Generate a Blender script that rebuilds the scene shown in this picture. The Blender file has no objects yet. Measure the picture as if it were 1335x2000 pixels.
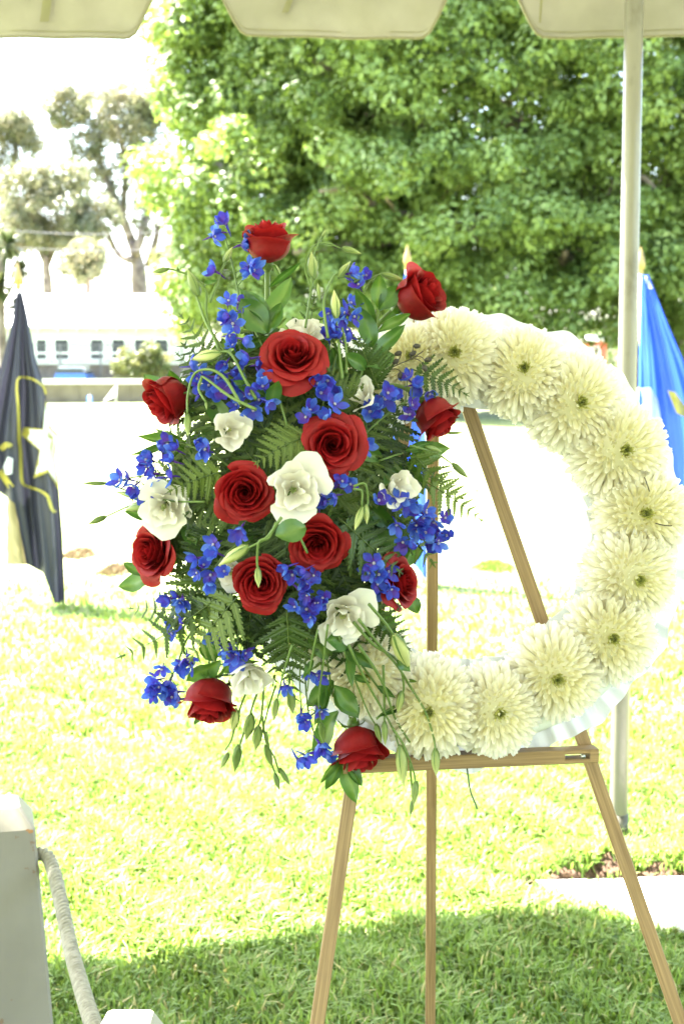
import bpy, math, random
import numpy as np
from mathutils import Vector, Matrix, Quaternion

random.seed(7)
rs = np.random.default_rng(11)
scene = bpy.context.scene
COL = scene.collection

# ------------------------------------------------------------------ camera, sky, sun, exposure
F_PX, CX, CY, CAM_H = 2778.0, 667.5, 1000.0, 1.5
PITCH = math.atan(270.0 / F_PX)
cam_data = bpy.data.cameras.new("camera")
cam = bpy.data.objects.new("camera", cam_data)
COL.objects.link(cam)
cam.location = (0, 0, CAM_H)
cam.rotation_euler = (math.pi / 2 - PITCH, 0, 0)
cam_data.sensor_fit = 'VERTICAL'
cam_data.sensor_height = 36.0
cam_data.sensor_width = 24.0
cam_data.lens = 50.0
cam_data.clip_start = 0.05
cam_data.clip_end = 6000
cam_data.dof.use_dof = True
cam_data.dof.focus_distance = 1.95
cam_data.dof.aperture_fstop = 8.4
scene.camera = cam

TO_SUN = Vector((-0.53, 0.36, 1.0)).normalized()
world = bpy.data.worlds.new("World")
scene.world = world
world.use_nodes = True
wn = world.node_tree
wn.nodes.clear()
w_out = wn.nodes.new("ShaderNodeOutputWorld")
w_bg = wn.nodes.new("ShaderNodeBackground")
w_sky = wn.nodes.new("ShaderNodeTexSky")
w_sky.sky_type = 'NISHITA'
w_sky.sun_disc = False
w_sky.sun_elevation = math.asin(TO_SUN.z)
w_sky.sun_rotation = math.atan2(TO_SUN.x, TO_SUN.y)
w_sky.dust_density = 3.0
w_sky.ozone_density = 1.0
w_bg.inputs["Strength"].default_value = 0.10
wn.links.new(w_sky.outputs[0], w_bg.inputs[0])
wn.links.new(w_bg.outputs[0], w_out.inputs[0])

sun_data = bpy.data.lights.new("sun", 'SUN')
sun_data.energy = 5.0
sun_data.angle = math.radians(0.5)
sun_data.color = (1.0, 0.965, 0.91)
sun = bpy.data.objects.new("sun", sun_data)
COL.objects.link(sun)
sun.rotation_euler = TO_SUN.to_track_quat('Z', 'Y').to_euler()
sun.location = (0, 0, 30)

scene.view_settings.view_transform = 'Standard'
scene.view_settings.look = 'None'
scene.view_settings.gamma = 1.0
scene.view_settings.use_curve_mapping = False
scene.view_settings.exposure = 4.1
scene.render.engine = 'CYCLES'
scene.cycles.max_bounces = 10
scene.cycles.diffuse_bounces = 6
scene.cycles.transmission_bounces = 6
scene.cycles.use_denoising = True

# ------------------------------------------------------------------ pixel <-> world helpers (photo pixels, 1335 x 2000)
FWD = Vector((0, math.cos(PITCH), -math.sin(PITCH)))
UP = Vector((0, math.sin(PITCH), math.cos(PITCH)))
CAM = Vector((0, 0, CAM_H))


def ray(px, py):
    return FWD * F_PX + Vector((1, 0, 0)) * (px - CX) + UP * (CY - py)


def at(px, py, Y):
    d = ray(px, py)
    return CAM + d * (Y / d.y)


def gnd(px, py, z=0.0):
    d = ray(px, py)
    return CAM + d * ((z - CAM_H) / d.z)


def m_of(px_size, p):
    return px_size * ((p - CAM).dot(FWD)) / F_PX


# ------------------------------------------------------------------ object helpers
WM = {}


def tag(o, label=None, cat=None, group=None, kind=None):
    if label: o["label"] = label
    if cat: o["category"] = cat
    if group: o["group"] = group
    if kind: o["kind"] = kind
    return o


def thing(name, label, cat, M=None, group=None):
    o = bpy.data.objects.new(name, None)
    o.empty_display_size = 0.02
    COL.objects.link(o)
    M = M or Matrix()
    o.matrix_basis = M
    WM[o.name] = M
    return tag(o, label, cat, group)


def loc(p):
    return Matrix.Translation(Vector(p))


def obj(name, me, parent=None, Mw=None, local=False):
    """link a mesh; Mw = its world matrix (identity if the mesh is in world space); local = mesh already in the parent's space"""
    o = bpy.data.objects.new(name, me)
    COL.objects.link(o)
    if parent is not None:
        o.parent = parent
        PM = WM[parent.name]
        if local:
            WM[o.name] = PM
        else:
            Mw = Mw or Matrix()
            o.matrix_basis = PM.inverted() @ Mw
            WM[o.name] = Mw
    else:
        o.matrix_basis = Mw or Matrix()
        WM[o.name] = o.matrix_basis.copy()
    return o


class MB:
    def __init__(s):
        s.v, s.f, s.t, s.mi = [], [], [], []

    def add(s, verts, faces, tone=0.5, mi=0):
        b = len(s.v)
        s.v.extend([tuple(p) for p in verts])
        s.f.extend([tuple(b + i for i in f) for f in faces])
        s.mi.extend([mi] * len(faces))
        if isinstance(tone, (list, tuple)):
            s.t.extend(tone)
        else:
            s.t.extend([tone] * len(verts))
        return s

    def mesh(s, name, mats, smooth=True):
        me = bpy.data.meshes.new(name)
        me.from_pydata(s.v, [], s.f)
        for m in (mats if isinstance(mats, (list, tuple)) else [mats]):
            me.materials.append(m)
        a = me.attributes.new("tone", 'FLOAT', 'POINT')
        a.data.foreach_set("value", s.t)
        if smooth:
            me.polygons.foreach_set("use_smooth", [True] * len(me.polygons))
        if any(s.mi):
            me.polygons.foreach_set("material_index", s.mi)
        me.update()
        return me

    def box(s, c, size, tone=0.5, mi=0, M=None):
        x, y, z = size[0] / 2, size[1] / 2, size[2] / 2
        vs = [Vector((sx * x, sy * y, sz * z)) for sz in (-1, 1) for sy in (-1, 1) for sx in (-1, 1)]
        if M is not None:
            vs = [M @ v for v in vs]
        c = Vector(c)
        vs = [v + c for v in vs]
        return s.add(vs, [(0, 2, 3, 1), (4, 5, 7, 6), (0, 1, 5, 4), (2, 6, 7, 3), (0, 4, 6, 2), (1, 3, 7, 5)], tone, mi)

    def grid(s, rows, tone=0.5, mi=0, closed=False):
        """rows: list of lists of points"""
        n, m = len(rows), len(rows[0])
        vs = [p for r in rows for p in r]
        fs = []
        for i in range(n - 1):
            for j in range(m if closed else m - 1):
                j2 = (j + 1) % m
                fs.append((i * m + j, i * m + j2, (i + 1) * m + j2, (i + 1) * m + j))
        return s.add(vs, fs, tone, mi)

    def tube(s, pts, rad, n=6, tone=0.5, mi=0, cap=True):
        pts = [Vector(p) for p in pts]
        k = len(pts)
        if not isinstance(rad, (list, tuple)):
            rad = [rad] * k
        t0 = (pts[1] - pts[0]).normalized()
        ref = Vector((0, 0, 1)) if abs(t0.z) < 0.9 else Vector((1, 0, 0))
        nx = t0.cross(ref).normalized()
        rows = []
        for i in range(k):
            t = (pts[min(i + 1, k - 1)] - pts[max(i - 1, 0)])
            t = t.normalized() if t.length > 1e-9 else t0
            nx = (nx - t * nx.dot(t))
            nx = nx.normalized() if nx.length > 1e-6 else t.orthogonal().normalized()
            ny = t.cross(nx)
            rows.append([pts[i] + (nx * math.cos(a) + ny * math.sin(a)) * rad[i] for a in [2 * math.pi * j / n for j in range(n)]])
        b = len(s.v)
        s.grid(rows, tone, mi, closed=True)
        if cap:
            s.f.append(tuple(b + j for j in reversed(range(n))))
            s.f.append(tuple(b + (k - 1) * n + j for j in range(n)))
            s.mi.extend([mi, mi])
        return s


def np_mesh(name, verts, faces, mats, tone=None, smooth=False):
    """verts (N,3), faces (M,k) arrays with one k"""
    me = bpy.data.meshes.new(name)
    n, (m, k) = len(verts), faces.shape
    me.vertices.add(n)
    me.vertices.foreach_set("co", verts.astype(np.float32).ravel())
    me.loops.add(m * k)
    me.loops.foreach_set("vertex_index", faces.astype(np.int32).ravel())
    me.polygons.add(m)
    me.polygons.foreach_set("loop_start", (np.arange(m) * k).astype(np.int32))
    me.polygons.foreach_set("loop_total", np.full(m, k, dtype=np.int32))
    for mm in (mats if isinstance(mats, (list, tuple)) else [mats]):
        me.materials.append(mm)
    if tone is not None:
        a = me.attributes.new("tone", 'FLOAT', 'POINT')
        a.data.foreach_set("value", tone.astype(np.float32))
    me.update(calc_edges=True)
    if smooth:
        me.polygons.foreach_set("use_smooth", [True] * m)
    return me


def bez(p0, p1, p2, n):
    p0, p1, p2 = Vector(p0), Vector(p1), Vector(p2)
    return [p0 * (1 - t) ** 2 + p1 * 2 * t * (1 - t) + p2 * t * t for t in [i / (n - 1) for i in range(n)]]


def smooth_path(pts, n=4):
    """Catmull-Rom through the points"""
    pts = [Vector(p) for p in pts]
    P = [pts[0] * 2 - pts[1]] + pts + [pts[-1] * 2 - pts[-2]]
    out = []
    for i in range(1, len(P) - 2):
        a, b, c, d = P[i - 1], P[i], P[i + 1], P[i + 2]
        for j in range(n):
            t = j / n
            out.append(0.5 * ((2 * b) + (c - a) * t + (2 * a - 5 * b + 4 * c - d) * t * t + (3 * b - a - 3 * c + d) * t ** 3))
    out.append(pts[-1])
    return out


def frame(axis, spin=0.0):
    return Vector(axis).normalized().to_track_quat('Z', 'Y').to_matrix().to_4x4() @ Matrix.Rotation(spin, 4, 'Z')


def lay(base, tip, hint, width, zs=None):
    """matrix that lays a unit leaf (length +Y, width X, face +Z) from base to tip, its face towards hint"""
    base, tip = Vector(base), Vector(tip)
    y = tip - base
    L = y.length
    y = y / L
    h = Vector(hint)
    z = (h - y * h.dot(y)).normalized()
    x = y.cross(z)
    M = Matrix.Identity(4)
    for i in range(3):
        M[i][0], M[i][1], M[i][2], M[i][3] = x[i] * width, y[i] * L, z[i] * (zs or L), base[i]
    return M


# ------------------------------------------------------------------ materials
def mat(name):
    m = bpy.data.materials.new(name)
    m.use_nodes = True
    nt = m.node_tree
    return m, nt, nt.nodes["Principled BSDF"], nt.nodes["Material Output"]


def ramp(nt, fac, stops):
    r = nt.nodes.new("ShaderNodeValToRGB")
    cr = r.color_ramp
    while len(cr.elements) > 1:
        cr.elements.remove(cr.elements[-1])
    cr.elements[0].position = stops[0][0]
    cr.elements[0].color = (*stops[0][1], 1)
    for p, c in stops[1:]:
        e = cr.elements.new(p)
        e.color = (*c, 1)
    if fac is not None:
        nt.links.new(fac, r.inputs[0])
    return r.outputs[0]


def noise(nt, scale, detail=3, coord="Object", rough=0.55):
    tc = nt.nodes.new("ShaderNodeTexCoord")
    n = nt.nodes.new("ShaderNodeTexNoise")
    n.inputs["Scale"].default_value = scale
    n.inputs["Detail"].default_value = detail
    n.inputs["Roughness"].default_value = rough
    nt.links.new(tc.outputs[coord], n.inputs["Vector"])
    return n


def math_node(nt, op, a, b):
    n = nt.nodes.new("ShaderNodeMath")
    n.operation = op
    for i, v in enumerate((a, b)):
        if isinstance(v, (int, float)):
            n.inputs[i].default_value = v
        else:
            nt.links.new(v, n.inputs[i])
    return n.outputs[0]


def bump(nt, bsdf, height, strength=0.2, dist=0.002):
    b = nt.nodes.new("ShaderNodeBump")
    b.inputs["Strength"].default_value = strength
    b.inputs["Distance"].default_value = dist
    nt.links.new(height, b.inputs["Height"])
    nt.links.new(b.outputs[0], bsdf.inputs["Normal"])
    return b.outputs[0]


def leafy(name, stops, rough=0.5, trans=0.35, tint=(1, 1, 1), vary=0.35, scale=60, spec=0.4, bumpy=0.0, rnd=0.0):
    """petal / leaf: colour from the mesh's 'tone' gradient (pigment, on roses painted shade too), noise and the object's random number; part of the light passes through"""
    m, nt, b, out = mat(name)
    a = nt.nodes.new("ShaderNodeAttribute")
    a.attribute_name = "tone"
    n = noise(nt, scale, 3)
    f = math_node(nt, 'ADD', a.outputs["Fac"], math_node(nt, 'MULTIPLY', math_node(nt, 'SUBTRACT', n.outputs[0], 0.5), vary))
    if rnd:
        oi = nt.nodes.new("ShaderNodeObjectInfo")
        f = math_node(nt, 'ADD', f, math_node(nt, 'MULTIPLY', math_node(nt, 'SUBTRACT', oi.outputs["Random"], 0.5), rnd))
    c = ramp(nt, f, stops)
    nt.links.new(c, b.inputs["Base Color"])
    b.inputs["Roughness"].default_value = rough
    b.inputs["Specular IOR Level"].default_value = spec
    if bumpy:
        bump(nt, b, n.outputs[0], bumpy, 0.002)
    tr = nt.nodes.new("ShaderNodeBsdfTranslucent")
    mx = nt.nodes.new("ShaderNodeMix")
    mx.data_type = 'RGBA'
    mx.blend_type = 'MULTIPLY'
    mx.inputs[0].default_value = 1.0
    nt.links.new(c, mx.inputs[6])
    mx.inputs[7].default_value = (*tint, 1)
    nt.links.new(mx.outputs[2], tr.inputs["Color"])
    ms = nt.nodes.new("ShaderNodeMixShader")
    ms.inputs[0].default_value = trans
    nt.links.new(b.outputs[0], ms.inputs[1])
    nt.links.new(tr.outputs[0], ms.inputs[2])
    nt.links.new(ms.outputs[0], out.inputs["Surface"])
    return m


def solid(name, c1, c2=None, scale=8, rough=0.6, metal=0.0, bumpy=0.0, detail=4, spec=0.4, stretch=None, lo=0.35, hi=0.65, dist=0.002):
    m, nt, b, out = mat(name)
    n = noise(nt, scale, detail)
    if stretch:
        tc = nt.nodes.new("ShaderNodeTexCoord")
        mp = nt.nodes.new("ShaderNodeMapping")
        mp.inputs["Scale"].default_value = stretch
        nt.links.new(tc.outputs["Object"], mp.inputs["Vector"])
        nt.links.new(mp.outputs[0], n.inputs["Vector"])
    c = ramp(nt, n.outputs[0], [(lo, c1), (hi, c2 or c1)])
    nt.links.new(c, b.inputs["Base Color"])
    b.inputs["Roughness"].default_value = rough
    b.inputs["Metallic"].default_value = metal
    b.inputs["Specular IOR Level"].default_value = spec
    if bumpy:
        bump(nt, b, n.outputs[0], bumpy, dist)
    return m


M_rose = leafy("rose_red", [(0.0, (0.10, 0.002, 0.003)), (0.5, (0.25, 0.005, 0.007)), (1.0, (0.36, 0.012, 0.014))], rough=0.55, trans=0.34, vary=0.45, scale=5, spec=0.3, bumpy=0.3, rnd=0.35)
M_white = leafy("lisianthus_white", [(0.0, (0.48, 0.46, 0.24)), (0.3, (0.70, 0.65, 0.53)), (1.0, (0.76, 0.72, 0.67))], rough=0.5, trans=0.28, vary=0.12, scale=8, bumpy=0.1)
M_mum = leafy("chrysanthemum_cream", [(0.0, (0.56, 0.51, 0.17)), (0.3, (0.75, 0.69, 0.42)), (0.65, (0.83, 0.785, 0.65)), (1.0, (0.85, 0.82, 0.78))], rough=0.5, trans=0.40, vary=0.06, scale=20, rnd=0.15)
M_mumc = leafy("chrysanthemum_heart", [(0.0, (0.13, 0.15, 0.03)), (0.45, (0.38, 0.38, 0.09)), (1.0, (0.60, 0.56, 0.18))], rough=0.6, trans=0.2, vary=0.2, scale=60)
M_blue = leafy("delphinium_blue", [(0.0, (0.10, 0.025, 0.30)), (0.3, (0.06, 0.05, 0.45)), (0.65, (0.045, 0.09, 0.58)), (1.0, (0.12, 0.24, 0.68))], rough=0.5, trans=0.35, vary=0.4, scale=4, rnd=0.75)
M_bee = leafy("delphinium_eye", [(0.0, (0.03, 0.02, 0.10)), (1.0, (0.55, 0.50, 0.62))], rough=0.6, trans=0.1)
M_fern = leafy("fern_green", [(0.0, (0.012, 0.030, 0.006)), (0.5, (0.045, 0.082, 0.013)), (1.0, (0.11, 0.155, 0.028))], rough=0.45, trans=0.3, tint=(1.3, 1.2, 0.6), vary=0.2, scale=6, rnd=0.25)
M_leaf = leafy("glossy_leaf_green", [(0.0, (0.025, 0.075, 0.014)), (0.5, (0.055, 0.13, 0.022)), (1.0, (0.14, 0.22, 0.05))], rough=0.35, trans=0.3, tint=(1.4, 1.3, 0.5), vary=0.25, scale=7, spec=0.5, rnd=0.35, bumpy=0.1)
M_stem = leafy("stem_green", [(0.0, (0.05, 0.10, 0.02)), (1.0, (0.17, 0.24, 0.06))], rough=0.5, trans=0.1, vary=0.5, scale=30)
M_bud = leafy("bud_green", [(0.0, (0.09, 0.15, 0.03)), (0.5, (0.24, 0.30, 0.09)), (1.0, (0.55, 0.56, 0.24))], rough=0.45, trans=0.25, vary=0.3, scale=40, rnd=0.4)
M_dry = leafy("dried_brown", [(0.0, (0.02, 0.016, 0.014)), (1.0, (0.09, 0.07, 0.05))], rough=0.7, trans=0.05)
M_foam = solid("wet_foam_green", (0.012, 0.03, 0.012), (0.02, 0.045, 0.016), 40, 0.9)


def satin(name, col, rough, trans, scale=30, bstr=0.1, col2=None):
    m, nt, b, out = mat(name)
    n = noise(nt, scale, 3)
    c = ramp(nt, n.outputs[0], [(0.3, col), (0.7, col2 or col)])
    nt.links.new(c, b.inputs["Base Color"])
    b.inputs["Roughness"].default_value = rough
    nrm = bump(nt, b, n.outputs[0], bstr, 0.004)
    tr = nt.nodes.new("ShaderNodeBsdfTranslucent")
    nt.links.new(c, tr.inputs["Color"])
    nt.links.new(nrm, tr.inputs["Normal"])
    ms = nt.nodes.new("ShaderNodeMixShader")
    ms.inputs[0].default_value = trans
    nt.links.new(b.outputs[0], ms.inputs[1])
    nt.links.new(tr.outputs[0], ms.inputs[2])
    nt.links.new(ms.outputs[0], out.inputs["Surface"])
    return m


M_satin = satin("white_satin", (0.58, 0.58, 0.63), 0.35, 0.26)
M_ringfoam = solid("ring_foam", (0.7, 0.7, 0.66), None, 30, 0.9)
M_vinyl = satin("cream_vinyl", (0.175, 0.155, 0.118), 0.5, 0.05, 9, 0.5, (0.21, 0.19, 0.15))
M_rooftop = satin("white_roof_vinyl", (0.62, 0.62, 0.60), 0.5, 0.05, 6, 0.2)  # unseen roof made neutral white so it reflects more light down
M_vinyl_trim = satin("cream_vinyl_trim", (0.17, 0.15, 0.085), 0.5, 0.08, 40, 0.2)
M_wood = solid("easel_wood", (0.155, 0.088, 0.033), (0.32, 0.205, 0.095), 1, 0.5, 0, 0.15, 5, stretch=(330, 330, 7), lo=0.3, hi=0.7)
M_steel = solid("screw_steel", (0.45, 0.45, 0.45), None, 20, 0.35, 1.0)
M_wire = solid("green_wire", (0.03, 0.06, 0.045), None, 20, 0.5)


def chipped_paint(name):
    m, nt, b, out = mat(name)
    n1 = noise(nt, 14, 6, rough=0.7)
    n2 = noise(nt, 3.5, 4)
    base = ramp(nt, n2.outputs[0], [(0.3, (0.175, 0.155, 0.125)), (0.65, (0.235, 0.215, 0.18))])
    chip = ramp(nt, n1.outputs[0], [(0.0, (1, 1, 1)), (0.33, (1, 1, 1)), (0.345, (0, 0, 0))])
    mx = nt.nodes.new("ShaderNodeMix")
    mx.data_type = 'RGBA'
    nt.links.new(chip, mx.inputs[0])
    nt.links.new(base, mx.inputs[6])
    mx.inputs[7].default_value = (0.16, 0.10, 0.06, 1)
    nt.links.new(mx.outputs[2], b.inputs["Base Color"])
    b.inputs["Roughness"].default_value = 0.55
    n3 = noise(nt, 1, 5)
    tc = nt.nodes.new("ShaderNodeTexCoord")
    mp = nt.nodes.new("ShaderNodeMapping")
    mp.inputs["Scale"].default_value = (90, 90, 6)
    nt.links.new(tc.outputs["Object"], mp.inputs["Vector"])
    nt.links.new(mp.outputs[0], n3.inputs["Vector"])
    bump(nt, b, n3.outputs[0], 0.25, 0.002)
    return m


M_paint = chipped_paint("chipped_white_paint")
M_barewood = solid("bare_wood_chip", (0.22, 0.10, 0.04), (0.35, 0.18, 0.08), 60, 0.8)
M_rope = solid("rope_cotton", (0.17, 0.155, 0.115), (0.27, 0.25, 0.20), 60, 0.85, 0, 0.4, 3, stretch=(1, 1, 1))
M_ropecore = solid("rope_crease_shade", (0.018, 0.016, 0.012), (0.03, 0.026, 0.02), 60, 0.95)  # dark core colour puts shade into the creases between strands
M_pole = solid("painted_pole", (0.12, 0.105, 0.08), (0.20, 0.182, 0.15), 14, 0.35, 0.35, 0.1, 6, stretch=(1, 1, 0.5), lo=0.25, hi=0.45)
M_dark = solid("dark_bracket", (0.06, 0.055, 0.04), (0.14, 0.13, 0.1), 30, 0.6, 0.4)

M_grass = leafy("grass_blade", [(0.0, (0.07, 0.13, 0.02)), (0.5, (0.16, 0.25, 0.05)), (0.85, (0.24, 0.31, 0.10)), (1.0, (0.40, 0.36, 0.17))], rough=0.55, trans=0.42, tint=(1.12, 1.1, 0.65), vary=0.2, scale=2, spec=0.35)


def lawn_mat():
    m, nt, b, out = mat("lawn_ground")
    n1 = noise(nt, 0.35, 5)
    n2 = noise(nt, 9.0, 6, rough=0.7)
    n3 = noise(nt, 60.0, 3)
    f = math_node(nt, 'ADD', math_node(nt, 'MULTIPLY', n1.outputs[0], 0.45), math_node(nt, 'MULTIPLY', n2.outputs[0], 0.55))
    c = ramp(nt, f, [(0.30, (0.06, 0.09, 0.02)), (0.45, (0.13, 0.165, 0.05)), (0.55, (0.21, 0.23, 0.12)), (0.7, (0.29, 0.29, 0.18))])
    nt.links.new(c, b.inputs["Base Color"])
    b.inputs["Roughness"].default_value = 0.9
    b.inputs["Specular IOR Level"].default_value = 0.1
    bump(nt, b, n3.outputs[0], 0.6, 0.02)
    return m


M_lawn = lawn_mat()
M_soil = solid("bare_soil", (0.035, 0.019, 0.010), (0.095, 0.055, 0.03), 25, 0.95, 0, 0.6, 6)
M_dryturf = solid("dry_turf_straw", (0.16, 0.11, 0.05), (0.30, 0.22, 0.11), 25, 0.95)
M_slab = solid("pale_slab", (0.62, 0.61, 0.57), (0.74, 0.73, 0.70), 12, 0.8, 0, 0.15, 6)
M_fig = leafy("fig_leaves", [(0.0, (0.08, 0.13, 0.03)), (0.45, (0.175, 0.25, 0.06)), (0.8, (0.23, 0.31, 0.08)), (1.0, (0.30, 0.34, 0.11))], rough=0.5, trans=0.32, tint=(1.15, 1.1, 0.6), vary=0.25, scale=0.35, spec=0.5)
M_gum = leafy("gum_leaves", [(0.0, (0.09, 0.11, 0.05)), (0.5, (0.175, 0.18, 0.09)), (1.0, (0.32, 0.27, 0.15))], rough=0.5, trans=0.35, vary=0.5, scale=0.25)
M_bushl = leafy("bush_leaves", [(0.0, (0.06, 0.09, 0.025)), (0.5, (0.15, 0.17, 0.05)), (1.0, (0.28, 0.25, 0.09))], rough=0.5, trans=0.35, vary=0.4, scale=0.5)
M_yucca = leafy("palm_blade", [(0.0, (0.02, 0.035, 0.012)), (0.5, (0.06, 0.08, 0.025)), (1.0, (0.16, 0.15, 0.06))], rough=0.4, trans=0.25, vary=0.3, scale=0.5)
M_bark = solid("grey_bark", (0.10, 0.075, 0.055), (0.26, 0.21, 0.165), 2.2, 0.9, 0, 0.5, 6, dist=0.05)
M_gumbark = solid("gum_bark", (0.08, 0.06, 0.05), (0.20, 0.16, 0.13), 1.5, 0.9, 0, 0.4, 5, dist=0.05)
M_wallp = solid("white_wall_paint", (0.40, 0.40, 0.36), (0.46, 0.46, 0.43), 2, 0.7)
M_roof = solid("pale_roof", (0.62, 0.60, 0.56), (0.72, 0.70, 0.67), 3, 0.8)
M_glass = solid("window_glass", (0.02, 0.024, 0.026), (0.035, 0.04, 0.042), 0.8, 0.3, 0, 0, spec=0.3)
M_plinth = solid("brown_plinth", (0.07, 0.055, 0.05), (0.12, 0.095, 0.08), 2, 0.9)
M_block = solid("tan_block_wall", (0.15, 0.12, 0.085), (0.21, 0.17, 0.125), 1.2, 0.9, 0, 0.2, 5)
M_capw = solid("pale_coping", (0.66, 0.64, 0.58), (0.76, 0.74, 0.70), 3, 0.8)
M_iron = solid("grey_iron", (0.08, 0.08, 0.085), (0.12, 0.12, 0.12), 5, 0.5, 0.3)
M_carblue = solid("car_blue", (0.02, 0.10, 0.42), (0.025, 0.12, 0.46), 3, 0.25, 0.2, spec=0.6)
M_carglass = solid("car_glass", (0.02, 0.03, 0.035), None, 3, 0.1, spec=0.8)
M_tyre = solid("tyre_rubber", (0.02, 0.02, 0.02), None, 10, 0.9)
M_lamp = solid("tail_light_red", (0.5, 0.02, 0.02), None, 10, 0.3)
M_red = solid("red_paint", (0.42, 0.07, 0.04), (0.5, 0.1, 0.06), 3, 0.6)
M_whitep = solid("white_paint", (0.78, 0.78, 0.76), None, 3, 0.5)
M_concrete = solid("pale_concrete", (0.36, 0.35, 0.33), (0.45, 0.44, 0.41), 3, 0.9)
M_gold = solid("gold_finial", (0.30, 0.20, 0.06), (0.36, 0.25, 0.09), 10, 0.5, 0.4)
M_poleflag = solid("flag_pole_wood", (0.5, 0.44, 0.33), (0.58, 0.52, 0.4), 10, 0.4)
M_flagblack = satin("black_cloth", (0.020, 0.020, 0.030), 0.55, 0.20, 3, 0.2, (0.027, 0.027, 0.040))
M_flagolive = satin("olive_cloth", (0.20, 0.17, 0.08), 0.6, 0.3, 3, 0.2)
M_flagblue = satin("blue_cloth", (0.03, 0.085, 0.52), 0.5, 0.4, 3, 0.15, (0.04, 0.11, 0.58))
M_flagsky = satin("light_blue_cloth", (0.06, 0.17, 0.45), 0.45, 0.45, 3, 0.1)
M_yellow = satin("yellow_stitching", (0.40, 0.34, 0.06), 0.6, 0.3, 20, 0.1)
M_emblemw = satin("white_emblem", (0.8, 0.8, 0.8), 0.6, 0.4, 20, 0.1)
M_ochre = satin("ochre_cord", (0.16, 0.10, 0.03), 0.6, 0.2, 20, 0.1)

# ------------------------------------------------------------------ setting: ground
g = MB()
S = 2500
g.add([(-S, -200, 0), (S, -200, 0), (S, 4000, 0), (-S, 4000, 0)], [(0, 1, 2, 3)])
o = obj("lawn", g.mesh("lawn", M_lawn, False))
tag(o, kind="structure")

# slab and soil positions
SA, SB, SC, SD = Vector((0.555, 3.98, 0)), Vector((1.75, 4.08, 0)), Vector((1.75, 3.46, 0)), Vector((1.00, 3.58, 0))
g = MB()
slab_poly = [SA, SB, SC, SD]
top = [p + Vector((0, 0, 0.045)) for p in slab_poly]
bot = [p + Vector((0, 0, -0.05)) for p in slab_poly]
g.add(top + bot, [(3, 2, 1, 0)] + [(i, (i + 1) % 4, 4 + (i + 1) % 4, 4 + i) for i in range(4)])
o = obj("stone_slab", g.mesh("stone_slab", M_slab, False))
tag(o, "flat white stone slab set in the lawn beside the right easel leg", "slab")


def in_slab(x, y, grow=0.0):
    inside = np.ones_like(x, bool)
    for i in range(4):
        a, b = slab_poly[i], slab_poly[(i + 1) % 4]
        # polygon is clockwise
        nx, ny = (b.y - a.y), -(b.x - a.x)
        L = math.hypot(nx, ny)
        inside &= ((x - a.x) * nx + (y - a.y) * ny) / L < grow
    return inside


def soil_band(x, y):
    """bare earth behind the slab's far edge"""
    yl = 3.98 + (x - 0.555) * 0.084
    wob = 0.035 * np.sin(x * 17) + 0.03 * np.sin(x * 41 + 1)
    return (x > 0.50) & (y > yl - 0.02) & (y < yl + 0.035 + 0.4 * wob) & ((x - 0.5) > (y - yl) * 0.9)


def mound(x, y):
    yl = 3.98 + (x - 0.555) * 0.084
    e = y - yl
    k = np.where(e < 0.05, np.clip((e + 0.02) / 0.07, 0, 1) ** 0.5, np.exp(-np.clip((e - 0.05) / 0.13, 0, 9) ** 2))
    wob = 0.8 + 0.2 * np.sin(x * 19) + 0.15 * np.sin(x * 47 + 2)
    return np.where(e < -0.02, 0.0, 0.085 * k * wob * np.clip((x - 0.47) / 0.12, 0, 1))


mx_ = np.arange(0.44, 1.95, 0.012)
my_ = np.concatenate([np.arange(-0.022, 0.06, 0.006), np.arange(0.07, 0.5, 0.03)])
gx_, ge_ = np.meshgrid(mx_, my_)
gy_ = 3.98 + (gx_ - 0.555) * 0.084 + ge_ + rs.normal(0, 0.003, gx_.shape)
gz_ = mound(gx_, gy_) + rs.normal(0, 0.004, gx_.shape) - 0.006
nr_, nc_ = gx_.shape
ii = np.arange(nr_ * nc_).reshape(nr_, nc_)
Fm = np.stack([ii[:-1, :-1], ii[:-1, 1:], ii[1:, 1:], ii[1:, :-1]], -1).reshape(-1, 4)
o = obj("turf_edge", np_mesh("turf_edge", np.stack([gx_, gy_, gz_], -1).reshape(-1, 3), Fm, M_soil, smooth=False))
tag(o, kind="structure")
pts = rs.uniform((0.45, 4.0), (1.8, 4.4), (26000, 2))
pts = pts[soil_band(pts[:, 0], pts[:, 1])]
n = len(pts)
h = rs.uniform(0.0, 0.018, n)
sz = rs.uniform(0.003, 0.013, n)
tet = np.array([[1, 0, -0.6], [-0.5, 0.87, -0.6], [-0.5, -0.87, -0.6], [0, 0, 0.9]])
rot = rs.uniform(0, 6.28, n)
c, s_ = np.cos(rot), np.sin(rot)
V = np.empty((n, 4, 3))
V[:, :, 0] = pts[:, 0, None] + sz[:, None] * (tet[None, :, 0] * c[:, None] - tet[None, :, 1] * s_[:, None]) * 1.4
V[:, :, 1] = pts[:, 1, None] + sz[:, None] * (tet[None, :, 0] * s_[:, None] + tet[None, :, 1] * c[:, None])
V[:, :, 2] = (mound(pts[:, 0], pts[:, 1]) + h * 0.4)[:, None] + sz[:, None] * tet[None, :, 2]
Fc = (np.array([[0, 1, 3], [1, 2, 3], [2, 0, 3], [0, 2, 1]])[None] + (np.arange(n) * 4)[:, None, None]).reshape(-1, 3)
o = obj("soil", np_mesh("soil", V.reshape(-1, 3), Fc, M_soil))
tag(o, "crumbly brown soil along the far edge of the white slab", "soil", kind="stuff")


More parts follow.
